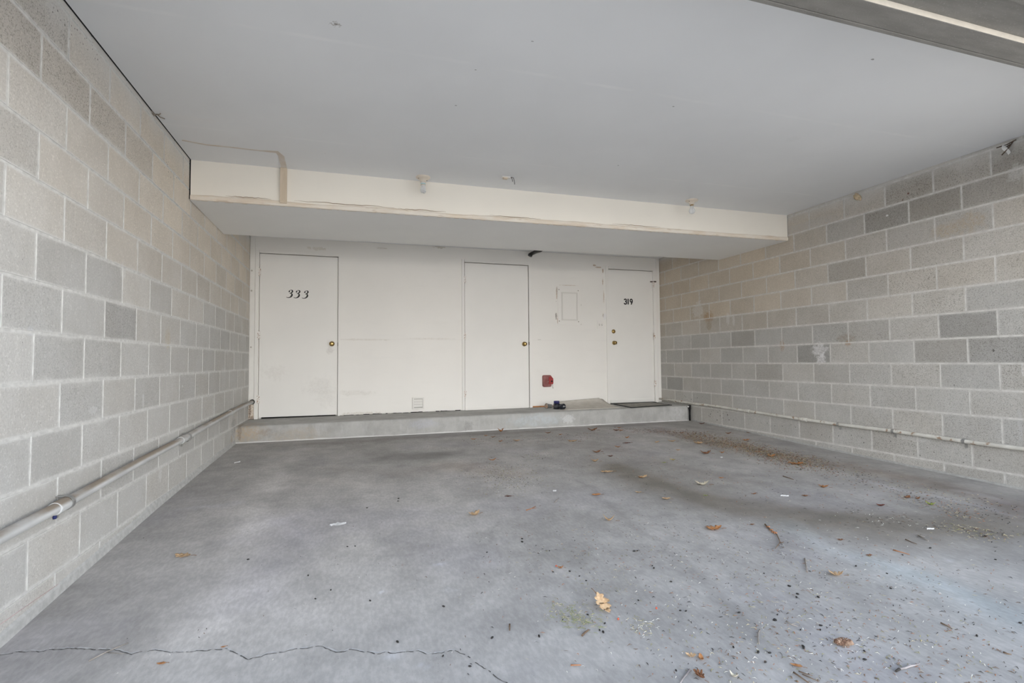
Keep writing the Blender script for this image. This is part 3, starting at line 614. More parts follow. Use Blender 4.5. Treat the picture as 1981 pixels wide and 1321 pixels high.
for i, d in enumerate(DOORS):
    dr = empty('door_%d' % (i+1), ((d['x0']+d['x1'])/2, YB, step_z((d['x0']+d['x1'])/2)), kind='structure'); O = dr.location.copy(); dr['O'] = O
    z0 = step_z(d['x0'])+.001
    mb = MB()  # casing and the jamb with its stop behind the leaf
    g = .006; gr = d.get('gr', g)
    mb.box((d['o0'], YB-.016, z0), (d['x0']-.011, YB+.01, d['ot']), .002); mb.box((d['x1']+gr, YB-.016, z0), (d['o1'], YB+.01, d['ot']), .002)
    mb.box((d['x0']-g, YB-.0155, d['z1']+g+.001), (d['x1']+g, YB+.01, d['ot']), .002)
    mb.box((d['x0']-g, YB+.045, z0), (d['x0']+.02, YB+.10, d['ot']-.02)); mb.box((d['x1']-.02, YB+.045, z0), (d['x1']+g, YB+.10, d['ot']-.02)); mb.box((d['x0'], YB+.045, d['z1']-.02), (d['x1'], YB+.10, d['z1']+.02))
    mb.build('door_frame', FRAMEM, dr, O)
    db = [(((d['x0']+d['x1'])/2+.25, LEAF_Y, .70), (.16, 1, .10), SCUFF, 1.2, 1.5, 14, .18), (((d['x0']+d['x1'])/2+.33, LEAF_Y, .55), (.10, 1, .10), SCUFF, 1.2, 1.6, 20, .16), (((d['x0']+d['x1'])/2-.28, LEAF_Y, .88), (.12, 1, .08), SCUFF, .9, 1.8, 24, .16),
          ((d['x1']-.09, LEAF_Y, 1.16), (.04, 1, .05), SCUFF, .8, 1.2, 30, .4)] if i == 0 else []
    leaf = MB().box((d['x0'], LEAF_Y, d['z0']), (d['x1'], LEAF_Y+.037, d['z1']), .002).build('door_panel', paint('door_%d_paint' % (i+1), (.875, .86, .83), [(( b[0][0]-O.x, b[0][1]-O.y, b[0][2]-O.z),)+tuple(b[1:]) for b in db], .03), dr, O)
    leaf['O'] = O
    for zf in ((.11, .5, .885) if i != 2 else (.14, .50, .90)):
        zc = lerp(d['z0'], d['z1'], zf); xh = d['x0']-.003 if d['hinge'] == 'L' else d['x1']+.003
        h = MB(); h.tube([(xh, YB-.003, zc-.05), (xh, YB-.003, zc+.05)], .0075, 10); h.box((xh-.016, YB-.018, zc-.045), (xh+.016, YB-.0145, zc+.045) , .001)
        for k in (-.018, .018): h.tube([(xh, YB-.003, zc+k-.001), (xh, YB-.003, zc+k+.001)], .0085, 10)
        h.build('hinge', HINGEM, dr, O)
    if i == 0:
        knob(leaf, -.239, 1.246)
        MB().box((d['x1']+.001, YB-.008, 1.215), (d['x1']+.005, YB+.004, 1.265)).build('latch_plate', DARKGAP, leaf, O)
        for a, b in ((560.5, 568.2), (574.5, 568.8), (590.5, 569.6)):
            m = MB(); cpt = on_y(a, b, LEAF_Y); H = .096
            digit_script3(m, lambda u, v, f, c_=cpt: Vector((c_.x+((u-.28)+.20*(v-.5))*H*.92, LEAF_Y-.0025*f, c_.z+(v-.5)*H)))
            m.build('house_number_digit', BLACKP, leaf, O)
    if i == 1:
        knob(leaf, 2.381, 1.250); MB().box((d['x1']+.001, YB-.010, 1.235), (d['x1']+.006, YB+.004, 1.28)).build('latch_plate', DARKGAP, leaf, O)
        MB().box((d['x0']+.005, LEAF_Y-.006, d['z0']+.002), (d['x1']-.005, LEAF_Y, d['z0']+.045), .002).build('door_sweep', FRAMEM, leaf, O)
    if i == 2:
        knob(leaf, 3.828, 1.272, r=.026); deadbolt(leaf, 3.822, 1.446)
        MB().box((d['x0']+.004, LEAF_Y-.008, d['z0']+.004), (d['x1']-.004, LEAF_Y, d['z0']+.05), .002).build('door_sweep', FRAMEM, leaf, O)
        MB().box((d['x0']-.005, YB-.05, step_z(4)-.002), (d['x1']+.004, YB+.06, step_z(4)+.010), .003).build('threshold', plain('dark_threshold', (.05, .05, .05), .5), dr, O)
        for a, fn_ in ((1207.3, digit_bold3), (1214.0, digit_bold1), (1218.6, digit_bold9)):
            m = MB(); cpt = on_y(a, 588.8, LEAF_Y); H = .088
            fn_(m, lambda u, v, f, c_=cpt: Vector((c_.x+u*H*.98, LEAF_Y-.003*f, c_.z+v*H)))
            m.build('house_number_digit', BLACKP, leaf, O)
        zc = on_y(1262, 545, YB).z
        m = MB(); m.box((4.478, LEAF_Y-.014, zc-.008), (4.53, LEAF_Y+.002, zc+.008), .002); m.box((4.535, YB-.026, zc-.010), (4.57, YB-.012, zc+.010), .002); m.tube([(4.49, LEAF_Y-.018, zc), (4.56, LEAF_Y-.028, zc)], .005, 8)
        m.build('surface_bolt', plain('rusty_steel', (.14, .11, .09), .6, .4, .5), leaf, O)
# corner boards left and right of the doors
n = N('corner_board_paint', .6, .3); c = n.mix(n.rng(n.noise(4, 4), .3, .7), tuple(x*.93 for x in TRIMC), TRIMC)
c = n.mix(n.blob((-1.17, 6.99, .40), (.07, 1, .13), .7, .9, 18, .85), c, (.52, .40, .27)); c = n.mix(n.blob((-1.185, 6.99, .43), (.012, 1, .10), .4, .9, 30, .9), c, (.13, .07, .04)); c = n.mix(n.blob((-1.17, 6.99, .335), (.08, 1, .016), .5, .9, 30, .8), c, (.16, .09, .06))
for z_ in (2.15, 1.9, 1.2): c = n.mix(n.blob((-1.18, 6.99, z_), (.01, 1, .012), .4, .4, 30, .8), c, (.3, .26, .2))
CBM = n.out(c)
tag(MB().box((XL+.004, YB-.012, .318), (-1.142, YB+.01, 2.7), .002).build('trim_2', CBM), kind='structure')
mb = MB(); prev = None   # right corner board: its outer edge is ragged with caulk
for i in range(60):
    z = lerp(.352, 2.7, i/59); x = XR-.012-.007*abs(mnoise.noise(Vector((z*9, 0, 0))))-(.006 if z < .6 else 0)
    r = [mb.bm.verts.new(v) for v in ((4.580, YB+.01, z), (4.580, YB-.012, z), (x, YB-.012, z), (x, YB+.01, z))]
    if prev:
        for k in range(3): mb.face([prev[k], prev[k+1], r[k+1], r[k]])
    prev = r
tag(mb.build('trim_3', FRAMEM), kind='structure')
WOODM = plain('raw_wood_strip', (.46, .20, .07), .8, var=.3, scale=20)
mb = MB(); mb.box((2.50, YB-.010, step_z(2.6)), (3.69, YB+.004, step_z(3)+.016), .001); tag(mb.build('trim_4', WOODM), kind='structure')

# ------------------------------------------------------------------ things on the back wall
VENTM = paint('vent_paint_shaded', (.80, .785, .75), dirt=.02)  # greyed below the wall paint to stand in for outline shade
t = empty('wall_vent', (.862, YB, .368), label='small square painted louvre vent low on the white wall between the first two doors', cat='vent'); O = t.location
v = MB(); x0, x1, z0, z1 = .784, .940, .370, .528; b = .020
for a in (((x0, z0), (x1, z0+b)), ((x0, z1-b), (x1, z1)), ((x0, z0+b), (x0+b, z1-b)), ((x1-b, z0+b), (x1, z1-b))): v.box((a[0][0], YB-.022, a[0][1]), (a[1][0], YB+.002, a[1][1]), .0015)
v.build('frame', VENTM, t, O)
for k in range(3):
    zc = z0+b+.022+k*.036; s_ = MB()
    s_.hexa([(x0+b, YB-.012, zc-.014), (x1-b, YB-.012, zc-.014), (x1-b, YB-.010, zc-.016), (x0+b, YB-.010, zc-.016), (x0+b, YB-.002, zc+.018), (x1-b, YB-.002, zc+.018), (x1-b, YB, zc+.016), (x0+b, YB, zc+.016)]); s_.build('slat', VENTM, t, O)
MB().box((x0+b, YB-.001, z0+b), (x1-b, YB+.003, z1-b)).build('backing', plain('vent_backing_shade', (.30, .29, .27), .9), t, O)  # dark backing paints the shade behind the slats
# breaker panel
PANM = paint('panel_paint', WALLC, dirt=.02)
PANM2 = paint('panel_rim_shaded', (.76, .74, .70), dirt=.02)  # panel paint darkened on the rim to draw its outline shade
t = empty('breaker_panel', (3.09, YB, 1.533), label='flush breaker panel painted over white, right of the middle door', cat='electrical panel'); O = t.location
MB().box((2.905, YB-.007, 1.54), (3.276, YB+.002, 2.104), .003).build('cover', PANM, t, O)
m = MB(); bx = (2.963, 3.222, 1.600, 2.02)
for a in (((bx[0], bx[2]), (bx[1], bx[2]+.018)), ((bx[0], bx[3]-.018), (bx[1], bx[3])), ((bx[0], bx[2]+.018), (bx[0]+.018, bx[3]-.018)), ((bx[1]-.018, bx[2]+.018), (bx[1], bx[3]-.018))): m.box((a[0][0], YB-.017, a[0][1]), (a[1][0], YB-.006, a[1][1]), .002)
m.build('door_rim', PANM2, t, O)
MB().box((bx[0]+.021, YB-.010, bx[2]+.021), (bx[1]-.021, YB-.006, bx[3]-.021), .002).build('hinged_door', PANM, t, O)
SCR = plain('rusted_screw', (.16, .12, .09), .6, .4, .4)
for x, z in ((2.925, 2.055), (3.235, 2.05), (2.925, 1.59), (3.235, 1.585)): MB().lathe([(0, 0), (.007, 0), (.005, .004), (0, .004)], Matrix.Translation((x, YB-.007, z)) @ Matrix.Rotation(math.radians(90), 4, 'X'), 10).build('screw', SCR, t, O)
# switch plate
t = empty('switch_plate', (3.60, YB, 1.478), label='double switch plate painted white beside the frame of door 319', cat='switch'); O = t.location
MB().box((3.545, YB-.006, 1.482), (3.655, YB+.001, 1.606), .002).build('plate', PANM, t, O)
for x in (3.580, 3.622):
    MB().box((x-.007, YB-.009, 1.530), (x+.007, YB-.005, 1.558), .001).build('toggle_slot', plain('toggle_grey', (.50, .48, .45), .5), t, O)
    m = MB(); m.hexa([(x-.004, YB-.009, 1.541), (x+.004, YB-.009, 1.541), (x+.004, YB-.006, 1.541), (x-.004, YB-.006, 1.541), (x-.004, YB-.018, 1.553), (x+.004, YB-.018, 1.553), (x+.004, YB-.006, 1.551), (x-.004, YB-.006, 1.551)]); m.build('toggle', PANM, t, O)
# red box
RED = N('faded_red_enamel', .45, .4); REDM = RED.out(RED.mix(RED.rng(RED.noise(14, 4), .35, .68), (.21, .055, .05), (.30, .12, .11)))
RED2 = plain('brighter_red_enamel', (.33, .03, .03), .4, var=.2)
t = empty('red_wall_box', (2.722, YB, .625), label='faded red metal box with black keyhole on white wall right of the middle door', cat='wall box'); O = t.location
cx_, cz_, hw, hh, r = 2.716, .713, .066, .085, .022
def rrect(hw, hh, r, k=5): return [(sx_*(hw-r)+r*math.cos(a), sy_*(hh-r)+r*math.sin(a)) for sx_, sy_, a0 in ((1, 1, 0), (-1, 1, 90), (-1, -1, 180), (1, -1, 270)) for a in [math.radians(a0+90*i/k) for i in range(k+1)]]
m = MB(); rings = []
for sc, y in ((1, YB), (1, YB-.030), (.95, YB-.038), (.85, YB-.041)): rings.append([m.bm.verts.new((cx_+a*sc, y, cz_+b*sc)) for a, b in rrect(hw, hh, r)])
for a, b in zip(rings, rings[1:]):
    for k in range(len(a)): m.face([a[k], a[(k+1) % len(a)], b[(k+1) % len(a)], b[k]])
m.face(rings[-1]); m.build('box_body', REDM, t, O)
m = MB(); m.prism([(2.735, .665), (2.792, .665), (2.803, .680), (2.803, .745), (2.770, .785), (2.735, .765)], lambda a, b: Vector((a, YB-.001, b)), lambda a, b: Vector((a, YB-.050, b))); m.build('lock_housing', RED2, t, O)
MB().lathe([(0, 0), (.013, 0), (.013, .004), (.006, .004), (0, .001)], Matrix.Translation((2.777, YB-.050, .708)) @ Matrix.Rotation(math.radians(90), 4, 'X'), 14).build('keyhole', DARKGAP, t, O)
MB().lathe([(0, 0), (.006, 0), (.004, .004), (0, .004)], Matrix.Translation((2.726, YB-.041, .705)) @ Matrix.Rotation(math.radians(90), 4, 'X'), 10).build('rivet', plain('steel_rivet', (.5, .48, .46), .4, .5, .7), t, O)
m = MB(); m.tube([(2.804, YB-.012, .672), (2.810, YB-.012, .640), (2.812, YB-.012, .614)], .0018, 6); m.lathe([(0, 0), (.005, .002), (.006, .008), (0, .013)], Matrix.Translation((2.812, YB-.012, .604)), 8); m.build('hanging_chain', plain('grey_chain', (.35, .34, .32), .4, .5, .6), t, O)
# black drain elbow that peeks below the soffit
BLK = plain('black_abs', (.015, .015, .015), .4, .5)
pp = [on_y(1027, 491.5, 6.92), on_y(1031, 489.5, 6.88), on_y(1036, 487, 6.80), on_y(1046, 484, 6.62), on_y(1056, 476, 6.5)]
t = empty('drain_pipe', pp[2], label='black pipe end poking down behind the soffit, above the middle door', cat='pipe'); O = t.location
m = MB(); m.tube([pp[0]+Vector((-.01, .0, -.02)), pp[0], pp[1], pp[2], pp[3], pp[4], pp[4]+Vector((.1, 0, .35))], .026, 16); m.build('pipe', BLK, t, O)
m = MB(); m.tube([pp[0]+Vector((-.016, 0, -.028)), pp[0]+Vector((-.004, 0, -.004))], .032, 16); m.build('collar', BLK, t, O)

# ------------------------------------------------------------------ conduits
n = N('weathered_conduit', .6, .35); nz = n.t.nodes.new('ShaderNodeNewGeometry')
c = n.mix(n.rng(n.noise(9, 5, stretch=(1, .35, 1)), .35, .65), (.50, .505, .50), (.62, .625, .62))
dust = n.math('MULTIPLY', n.rng(n.xyz(nz.outputs['Normal'])['Z'], .1, .75), n.rng(n.noise(5, 5, stretch=(1, .5, 1)), .3, .55, .35, 1.))
c = n.mix(dust, c, (.27, .225, .18)); CONM = n.out(c)
n = N('painted_conduit', .6, .35); c = n.mix(n.rng(n.noise(7, 5), .35, .65), (.56, .545, .50), (.66, .645, .60))
c = n.mix(n.rng(n.noise(22, 4), .57, .68, 0, .9), c, (.30, .20, .13)); CONR = n.out(c)
STRAPM = plain('galvanised_strap', (.36, .36, .35), .45, .5, .6)
lp = [(-60, 1069), (0, 1040), (60, 1008), (118, 978), (200, 932), (280, 888), (353, 850), (400, 823), (447, 797), (470, 785), (486, 778)]
XP = XL+.037
P = [on_x(a, b, XP) for a, b in lp]
P[0] = P[1]+(P[1]-P[3]).normalized()*1.0
P[-1] = Vector((XL+.045, YB+.03, P[-1].z+.002)); P[-2] = Vector((XL+.036, P[-2].y, P[-2].z))
t = empty('conduit', (XP, 4.5, .2), label='weathered white conduit running low along the left block wall', cat='conduit'); O = t.location
m = MB(); m.tube(P, .0225, 16); m.build('pipe', CONM, t, O)
def coupling(t, P3, d, r, m_, l=.05, name='coupling'):
    d = d.normalized(); a = MB(); a.tube([P3-d*l, P3-d*(l-.006), P3+d*(l-.006), P3+d*l], [r*.97, r, r, r*.97], 16); return a.build(name, m_, t, t.location)
for a, b, k in ((118, 978, 'coupling'), (353, 850, 'coupling'), (447, 797, 'coupling')):
    q3 = on_x(a, b, XP); coupling(t, q3, P[5]-P[4], .0275, CONM, .05)
q3 = on_x(124, 975, XP)
def strap(t, q3, d, r, wx, m_):
    d = d.normalized(); side = Vector((wx, 0, 0)); up = side.cross(d); up = up if up.z > 0 else -up; a = MB()
    arc = [q3+side*r*math.cos(f)+up*r*math.sin(f) for f in np.linspace(-math.pi/2, math.pi/2, 10)]
    arc = [arc[0]-side*(r+.004), *arc, arc[-1]-side*(r+.004)]
    arc = [arc[0]-up*.035]+arc
    prev = None
    for p_ in arc:
        rr = [a.bm.verts.new(p_+d*k) for k in (-.011, .011)]
        if prev: a.face([prev[0], prev[1], rr[1], rr[0]])
        prev = rr
    return thick(a.build('pipe_strap', m_, t, t.location), .002)
s_ = strap(t, on_x(128, 972, XP), P[5]-P[4], .0290, 1, STRAPM)
pscr = on_x(106, 1000, XL+.006)
MB().lathe([(0, 0), (.010, 0), (.008, .008), (0, .009)], Matrix.Translation(pscr-Vector((.003, 0, 0))) @ Matrix.Rotation(math.radians(90), 4, 'Y'), 10).build('anchor_screw', plain('blue_anchor', (.03, .04, .16), .5), t, O)
strap(t, on_x(362, 846, XP), P[7]-P[6], .0290, 1, STRAPM)
MB().lathe([(0, 0), (.032, 0), (.030, .006), (0, .006)], Matrix.Translation((XL+.046, YB-.012, P[-1].z)) @ Matrix.Rotation(math.radians(90), 4, 'X'), 14).build('pipe_hole', DARKGAP, t, O)
rp_ = [(1276, 771), (1301, 774.5), (1339, 780), (1391, 786.5), (1443, 794.5), (1532, 808), (1620, 820.5), (1730, 834), (1817, 846.5), (1865, 853.5), (1981, 868.5), (2060, 879)]
XQ = XR-.026
P = [on_x(a, b, XQ) for a, b in rp_]; P[0] = Vector((4.60, YB-.005, P[0].z)); P.append(P[-1]+(P[-1]-P[-3]).normalized()*.7)
t = empty('conduit', (XQ, 5, .4), label='thin cream conduit with rust running low along the right block wall', cat='conduit'); O = t.location
m = MB(); m.tube(P, .0165, 14); m.build('pipe', CONR, t, O)
for a, b in ((1303, 775), (1318, 777), (1446, 795), (1556, 811.5)): coupling(t, on_x(a, b, XQ), P[6]-P[5], .0215, CONR, .035)
for a, b in ((1728, 834), (1865, 853.5), (1622, 820.8)): strap(t, on_x(a, b, XQ), P[6]-P[5], .0185, -1, STRAPM)
m = MB()  # short black pipe at the right end of the step
xq, yq = 4.612, 6.262; zb, zt = floor_z(xq, yq), step_z(xq)+.012
t = empty('drain_stub', (xq, yq, zb), label='short black vertical pipe between the step end and the right wall', cat='pipe'); O = t.location
m.tube([(xq, yq, zb-.01), (xq, yq, zt-.05)], .0135, 12); m.build('pipe', BLK, t, O)
MB().tube([(xq, yq, zt-.06), (xq, yq, zt-.012), (xq+.004, yq, zt)], [.021, .021, .012], 12).build('elbow', BLK, t, O)
MB().lathe([(0, -.012), (.011, -.006), (.012, .004), (0, .012)], Matrix.Translation((xq-.030, yq-.004, zt-.024)), 10).build('white_cap', plain('white_cap', (.7, .7, .68), .6), t, O)

# ------------------------------------------------------------------ ceiling lamps and oddments
PORC = plain('old_porcelain', (.72, .64, .54), .35, .5, var=.05)
def lampholder(name, x, y, label, cat):
    z = ceil_z(x); t = empty(name, (x, y, z), label=label, cat=cat)
    Mx = Matrix.Rotation(math.pi, 4, 'X')
    MB().lathe([(0, -.002), (.062, -.002), (.062, .006), (.052, .014), (.034, .020), (.026, .026), (.025, .046), (.022, .048), (.022, .040), (0, .040)], Mx, 32).build('lampholder', PORC, t)
    for a in (.6, 3.5): MB().lathe([(0, 0), (.004, 0), (.003, .004), (0, .004)], Matrix.Translation((.044*math.cos(a), .044*math.sin(a), -.017)) @ Mx, 8).build('screw', SCR, t)
    return t, Mx
t, Mx = lampholder('ceiling_lamp', .584, 4.385, 'bare ceiling lampholder with a white spiral bulb, left of the two', 'lamp')
CFLW = plain('cfl_white', (.78, .78, .77), .35, .5, var=.03); TEAL = plain('teal_print', (.40, .60, .62), .5); AMB = plain('amber_print', (.62, .50, .30), .5)
bl = MB().lathe([(0, .040), (.0165, .040), (.0165, .046), (.021, .052), (.021, .076), (.016, .080), (0, .080)], Mx, 24).build('bulb', CFLW, t)
MB().lathe([(.0213, .058), (.0214, .058), (.0214, .066), (.0213, .066)], Mx, 24).build('printed_band', TEAL, bl)
MB().lathe([(.0213, .069), (.0214, .069), (.0214, .074), (.0213, .074)], Mx, 24).build('printed_band', AMB, bl)
for ph in (0, math.pi):
    P = []
    for i in range(61):
        u = i/60; r = .0215*math.sin(math.pi*min(1, .25+u*.9)*.5+.25) if u < .85 else .0205*(1-(u-.85)/.15*.65); r = min(r, .021)
        P.append((r*math.cos(ph+u*2.6*2*math.pi), r*math.sin(ph+u*2.6*2*math.pi), -(.080+u*.058)))
    MB().tube(P, .0052, 8).build('spiral_tube', CFLW, bl)
t, Mx = lampholder('ceiling_lamp', 3.252, 4.312, 'bare ceiling lampholder with a clear round bulb, right of the two', 'lamp')
GL = N('bulb_glass', .12, .5); GL.b.inputs['Transmission Weight'].default_value = .5; GL.b.inputs['IOR'].default_value = 1.15; GLM = GL.out((.92, .93, .94))
MB().lathe([(0, .040), (.0135, .040), (.0135, .058), (.010, .060), (0, .060)], Mx, 20).build('bulb_base', plain('aged_brass_cap', (.45, .30, .14), .4, .5, .8), t)
bl = MB().lathe([(.013, .056), (.015, .066), (.020, .080), (.027, .094), (.030, .108), (.028, .121), (.020, .132), (.010, .137), (0, .138)], Mx, 28).build('bulb', GLM, t)
MB().lathe([(0, .058), (.006, .058), (.005, .085), (.002, .092), (0, .092)], Mx, 12).build('filament_stem', plain('frosted_stem', (.75, .75, .74), .4), bl)
# capped junction with wires
xj, yj = 1.277, 4.19; zj = ceil_z(xj)
t = empty('junction_cap', (xj, yj, zj), label='small painted junction cap on the ceiling with two loose dark wires', cat='junction cap'); O = t.location
MB().box((xj-.045, yj-.02, zj-.010), (xj+.03, yj+.02, zj+.002), .003).build('cover_plate', paint('cap_paint', (.76, .74, .70)), t, O)
MB().box((xj-.035, yj-.024, zj-.022), (xj+.005, yj+.01, zj-.008), .004).build('peeling_tape', PEACHM, t, O)
for dx, l in ((.040, .040), (.058, .062)):
    MB().tube([(xj+dx-.02, yj-.005, zj-.001), (xj+dx, yj-.012, zj-.006), (xj+dx+.006, yj-.014, zj-l*.55), (xj+dx+.010, yj-.012, zj-l)], .0025, 7).build('loose_wire', BLK, t, O)
# raw wood cleat on the soffit face
x0, x1 = -.556, -.505
t = MB().box((x0, BY0-.024, soff_z(x0)+.018), (x1, BY0-.0005, ceil_z(x0)-.002), .002).build('wood_cleat', PEACHM, None); tag(t, 'short vertical peach wood strip fixed to the cream soffit face at left', 'wood strip')
# foam drip and torn scrap where the right wall meets the ceiling
FOAM = plain('aged_foam', (.55, .44, .30), .85, var=.25)
q3 = on_x(1660, 381, XR)
m = MB(); bmesh.ops.create_icosphere(m.bm, subdivisions=3, radius=.03)
for v in m.bm.verts:
    k = 1+.5*mnoise.noise(v.co*60); v.co = Vector((v.co.x*.6*k, v.co.y*1.0*k+.02*v.co.z/.03, v.co.z*1.25*k))
for f in m.bm.faces: f.smooth = True
o = m.build('foam_drip', FOAM); o.location = q3-Vector((.010, 0, 0)); tag(o, 'lump of dried tan foam at the top of the right block wall', 'foam')
q3 = on_x(1950, 287, XR)
t = empty('torn_scrap', q3, label='torn white scrap and twigs hanging from the ceiling edge, far right', cat='scrap'); O = t.location
m = MB(); prev = None
for i in range(6):
    u = i/5; r = [m.bm.verts.new((XR-.010-.012*math.sin(3*u+k), q3.y+.035*(k-.5)*(1-.4*u)+.012*math.sin(5*u), q3.z+.035-u*.075-.01*k*u)) for k in (0, .5, 1)]
    if prev:
        for k in range(2): m.face([prev[k], prev[k+1], r[k+1], r[k]])
    prev = r
thick(m.build('paper_flap', plain('scrap_white', (.70, .70, .69), .8), t, O), .002)
TWIGD = plain('dark_twig', (.10, .075, .055), .9, var=.3)
for (a, b), (c_, d_) in (((1928, 286), (1966, 270)), ((1938, 300), (1961, 272)), ((1941, 284), (1955, 279))):
    MB().tube([on_x(a, b, XR-.012), on_x((a+c_)/2, (b+d_)/2+2, XR-.02), on_x(c_, d_, XR-.012)], .004, 6).build('twig', TWIGD, t, O)
t = empty('cobweb_tuft', at(304, 221, lambda x, y: ceil_z(x)), label='small dusty tuft caught where the ceiling meets the left wall', cat='cobweb'); O = t.location
for k in range(4):
    a = random.uniform(0, 6); MB().tube([O+Vector((0, 0, -.002)), O+Vector((.02*math.cos(a)+.004, .02*math.sin(a), -.010)), O+Vector((.035*math.cos(a)+.01, .05*math.sin(a+.5), -.003))], .0030, 6).build('strand', plain('dust_brown', (.30, .25, .20), .95), t, O)

# ------------------------------------------------------------------ things on the step
st = lambda a, b: at(a, b, lambda x, y: step_z(x))
# beige mat propped up the wall
A, B = st(1093, 793.5), st(1201, 788.8)
TL, TR = on_y(1079, 776.5, 6.985), on_y(1164, 769, 6.985)
n = N('beige_mat', .95, .1); c = n.mix(n.rng(n.noise(9, 5), .3, .7), (.54, .51, .46), (.64, .61, .56)); c = n.mix(n.rng(n.noise(260, 2), .45, .65, 0, .3), c, (.42, .39, .35)); n.bump(n.noise(300, 2), .5, .002); MATM = n.out(c)
m = MB(); K, Q = 16, 14; G = []
Am, Bm = Vector((lerp(A.x, TL.x, .6), 6.90, step_z(A.x)+.004)), Vector((TR.x+.075, 6.97, step_z(B.x)+.004))
for i in range(K+1):
    u = i/K; row = []
    for j in range(Q+1):
        w_ = j/Q; a = A.lerp(B, u); b = Am.lerp(Bm, u); c_ = TL.lerp(TR, u)
        a = a+Vector((0, 0, .004)); pt = a*(1-w_)**2+b*2*w_*(1-w_)+c_*w_**2
        if i == K and j >= Q-1: pt += Vector((-.012-.02*(j-Q+1), 0, -.004-.012*(j-Q+1)))
        pt.z = max(pt.z, step_z(pt.x)+.003); pt.y = min(pt.y, YB-.006)
        row.append(m.bm.verts.new(pt))
    G.append(row)
for i in range(K):
    for j in range(Q): m.face([G[i][j], G[i+1][j], G[i+1][j+1], G[i][j+1]]).smooth = True
bmesh.ops.recalc_face_normals(m.bm, faces=m.bm.faces[:])
o = thick(m.build('floor_mat', MATM), .006); tag(o, 'beige carpet mat on the step with its back edge propped up the white wall', 'mat')
# doormat with black rubber edge
Z = lambda v: Vector((v.x, v.y, step_z(v.x)))
c4 = [st(1221, 789.3), st(1300, 784), st(1262, 778.6), st(1187, 782.6)]
t = empty('doormat', (c4[0]+c4[2])/2, label='flat grey doormat with black rubber edge in front of door 319', cat='mat'); O = t.location
cc = (c4[0]+c4[2])/2; inn = [cc+(v-cc)*.93 for v in c4]
m = MB()
for i in range(4):
    j = (i+1) % 4
    m.hexa([c4[i], c4[j], inn[j], inn[i], c4[i]+Vector((0, 0, .009)), c4[j]+Vector((0, 0, .009)), inn[j]+Vector((0, 0, .011)), inn[i]+Vector((0, 0, .011))])
m.build('rubber_edge', plain('black_rubber', (.02, .02, .02), .6), t, O)
n = N('grey_mat_pile', .95, .1); c = n.mix(n.rng(n.noise(12, 5), .3, .7), (.24, .232, .215), (.38, .365, .33)); MPM = n.out(c)
m = MB(); m.hexa([*inn, *[v+Vector((0, 0, .008)) for v in inn]]); m.build('pile', MPM, t, O)
# dark jar with navy lid, black canister, clear cup
p0 = st(1077, 791)
t = empty('jar', p0, label='dark jar with a navy lid standing on the step by the propped mat', cat='jar')
DG = plain('dark_glass', (.012, .014, .022), .12, .6); NAVY = plain('navy_lid', (.02, .02, .12), .35, .5)
MB().lathe([(0, 0), (.043, 0), (.046, .006), (.046, .070), (.038, .080), (0, .080)], Matrix(), 24).build('jar_body', DG, t)
MB().lathe([(0, .079), (.040, .079), (.040, .108), (.037, .112), (0, .112)], Matrix(), 24).build('lid', NAVY, t)
MB().lathe([(.0462, .020), (.0464, .020), (.0464, .055), (.0462, .055)], Matrix(), 24).build('label_band', plain('faded_band', (.06, .06, .07), .5), t)
p0 = st(1087.5, 792); M = Matrix.Translation((0, 0, .040)) @ Matrix.Rotation(math.radians(25), 4, 'Z') @ Matrix.Rotation(math.radians(82), 4, 'X')
t = empty('canister', p0, label='small black round canister lying on its side next to the navy-lidded jar', cat='canister')
MB().lathe([(0, -.035), (.034, -.035), (.038, -.030), (.038, .034), (.033, .040), (.030, .040), (.028, .030), (0, .030)], M, 24).build('can_body', DG, t)
MB().lathe([(0, .030), (.012, .030), (.010, .034), (0, .034)], M, 16).build('spout', plain('pale_spout', (.45, .45, .45), .4), t)
p0 = st(1062, 790); M = Matrix.Translation((0, 0, .034)) @ Matrix.Rotation(math.radians(-70), 4, 'Z') @ Matrix.Rotation(math.radians(86), 4, 'X')
t = empty('plastic_cup', p0, label='clear plastic cup lying on its side left of the dark jar', cat='cup')
CL = N('clear_plastic', .08, .5); CL.b.inputs['Transmission Weight'].default_value = .9; CL.b.inputs['IOR'].default_value = 1.2; CLM = CL.out((.93, .95, .96))
MB().lathe([(0, -.05), (.026, -.05), (.035, .045), (.036, .047), (.034, .047), (.0245, -.048), (0, -.048)], M, 24).build('cup_wall', CLM, t)
MB().lathe([(.034, .044), (.0375, .045), (.0375, .049), (.034, .050)], M, 24).build('rim', plain('rim_dark', (.10, .10, .10), .3), t)

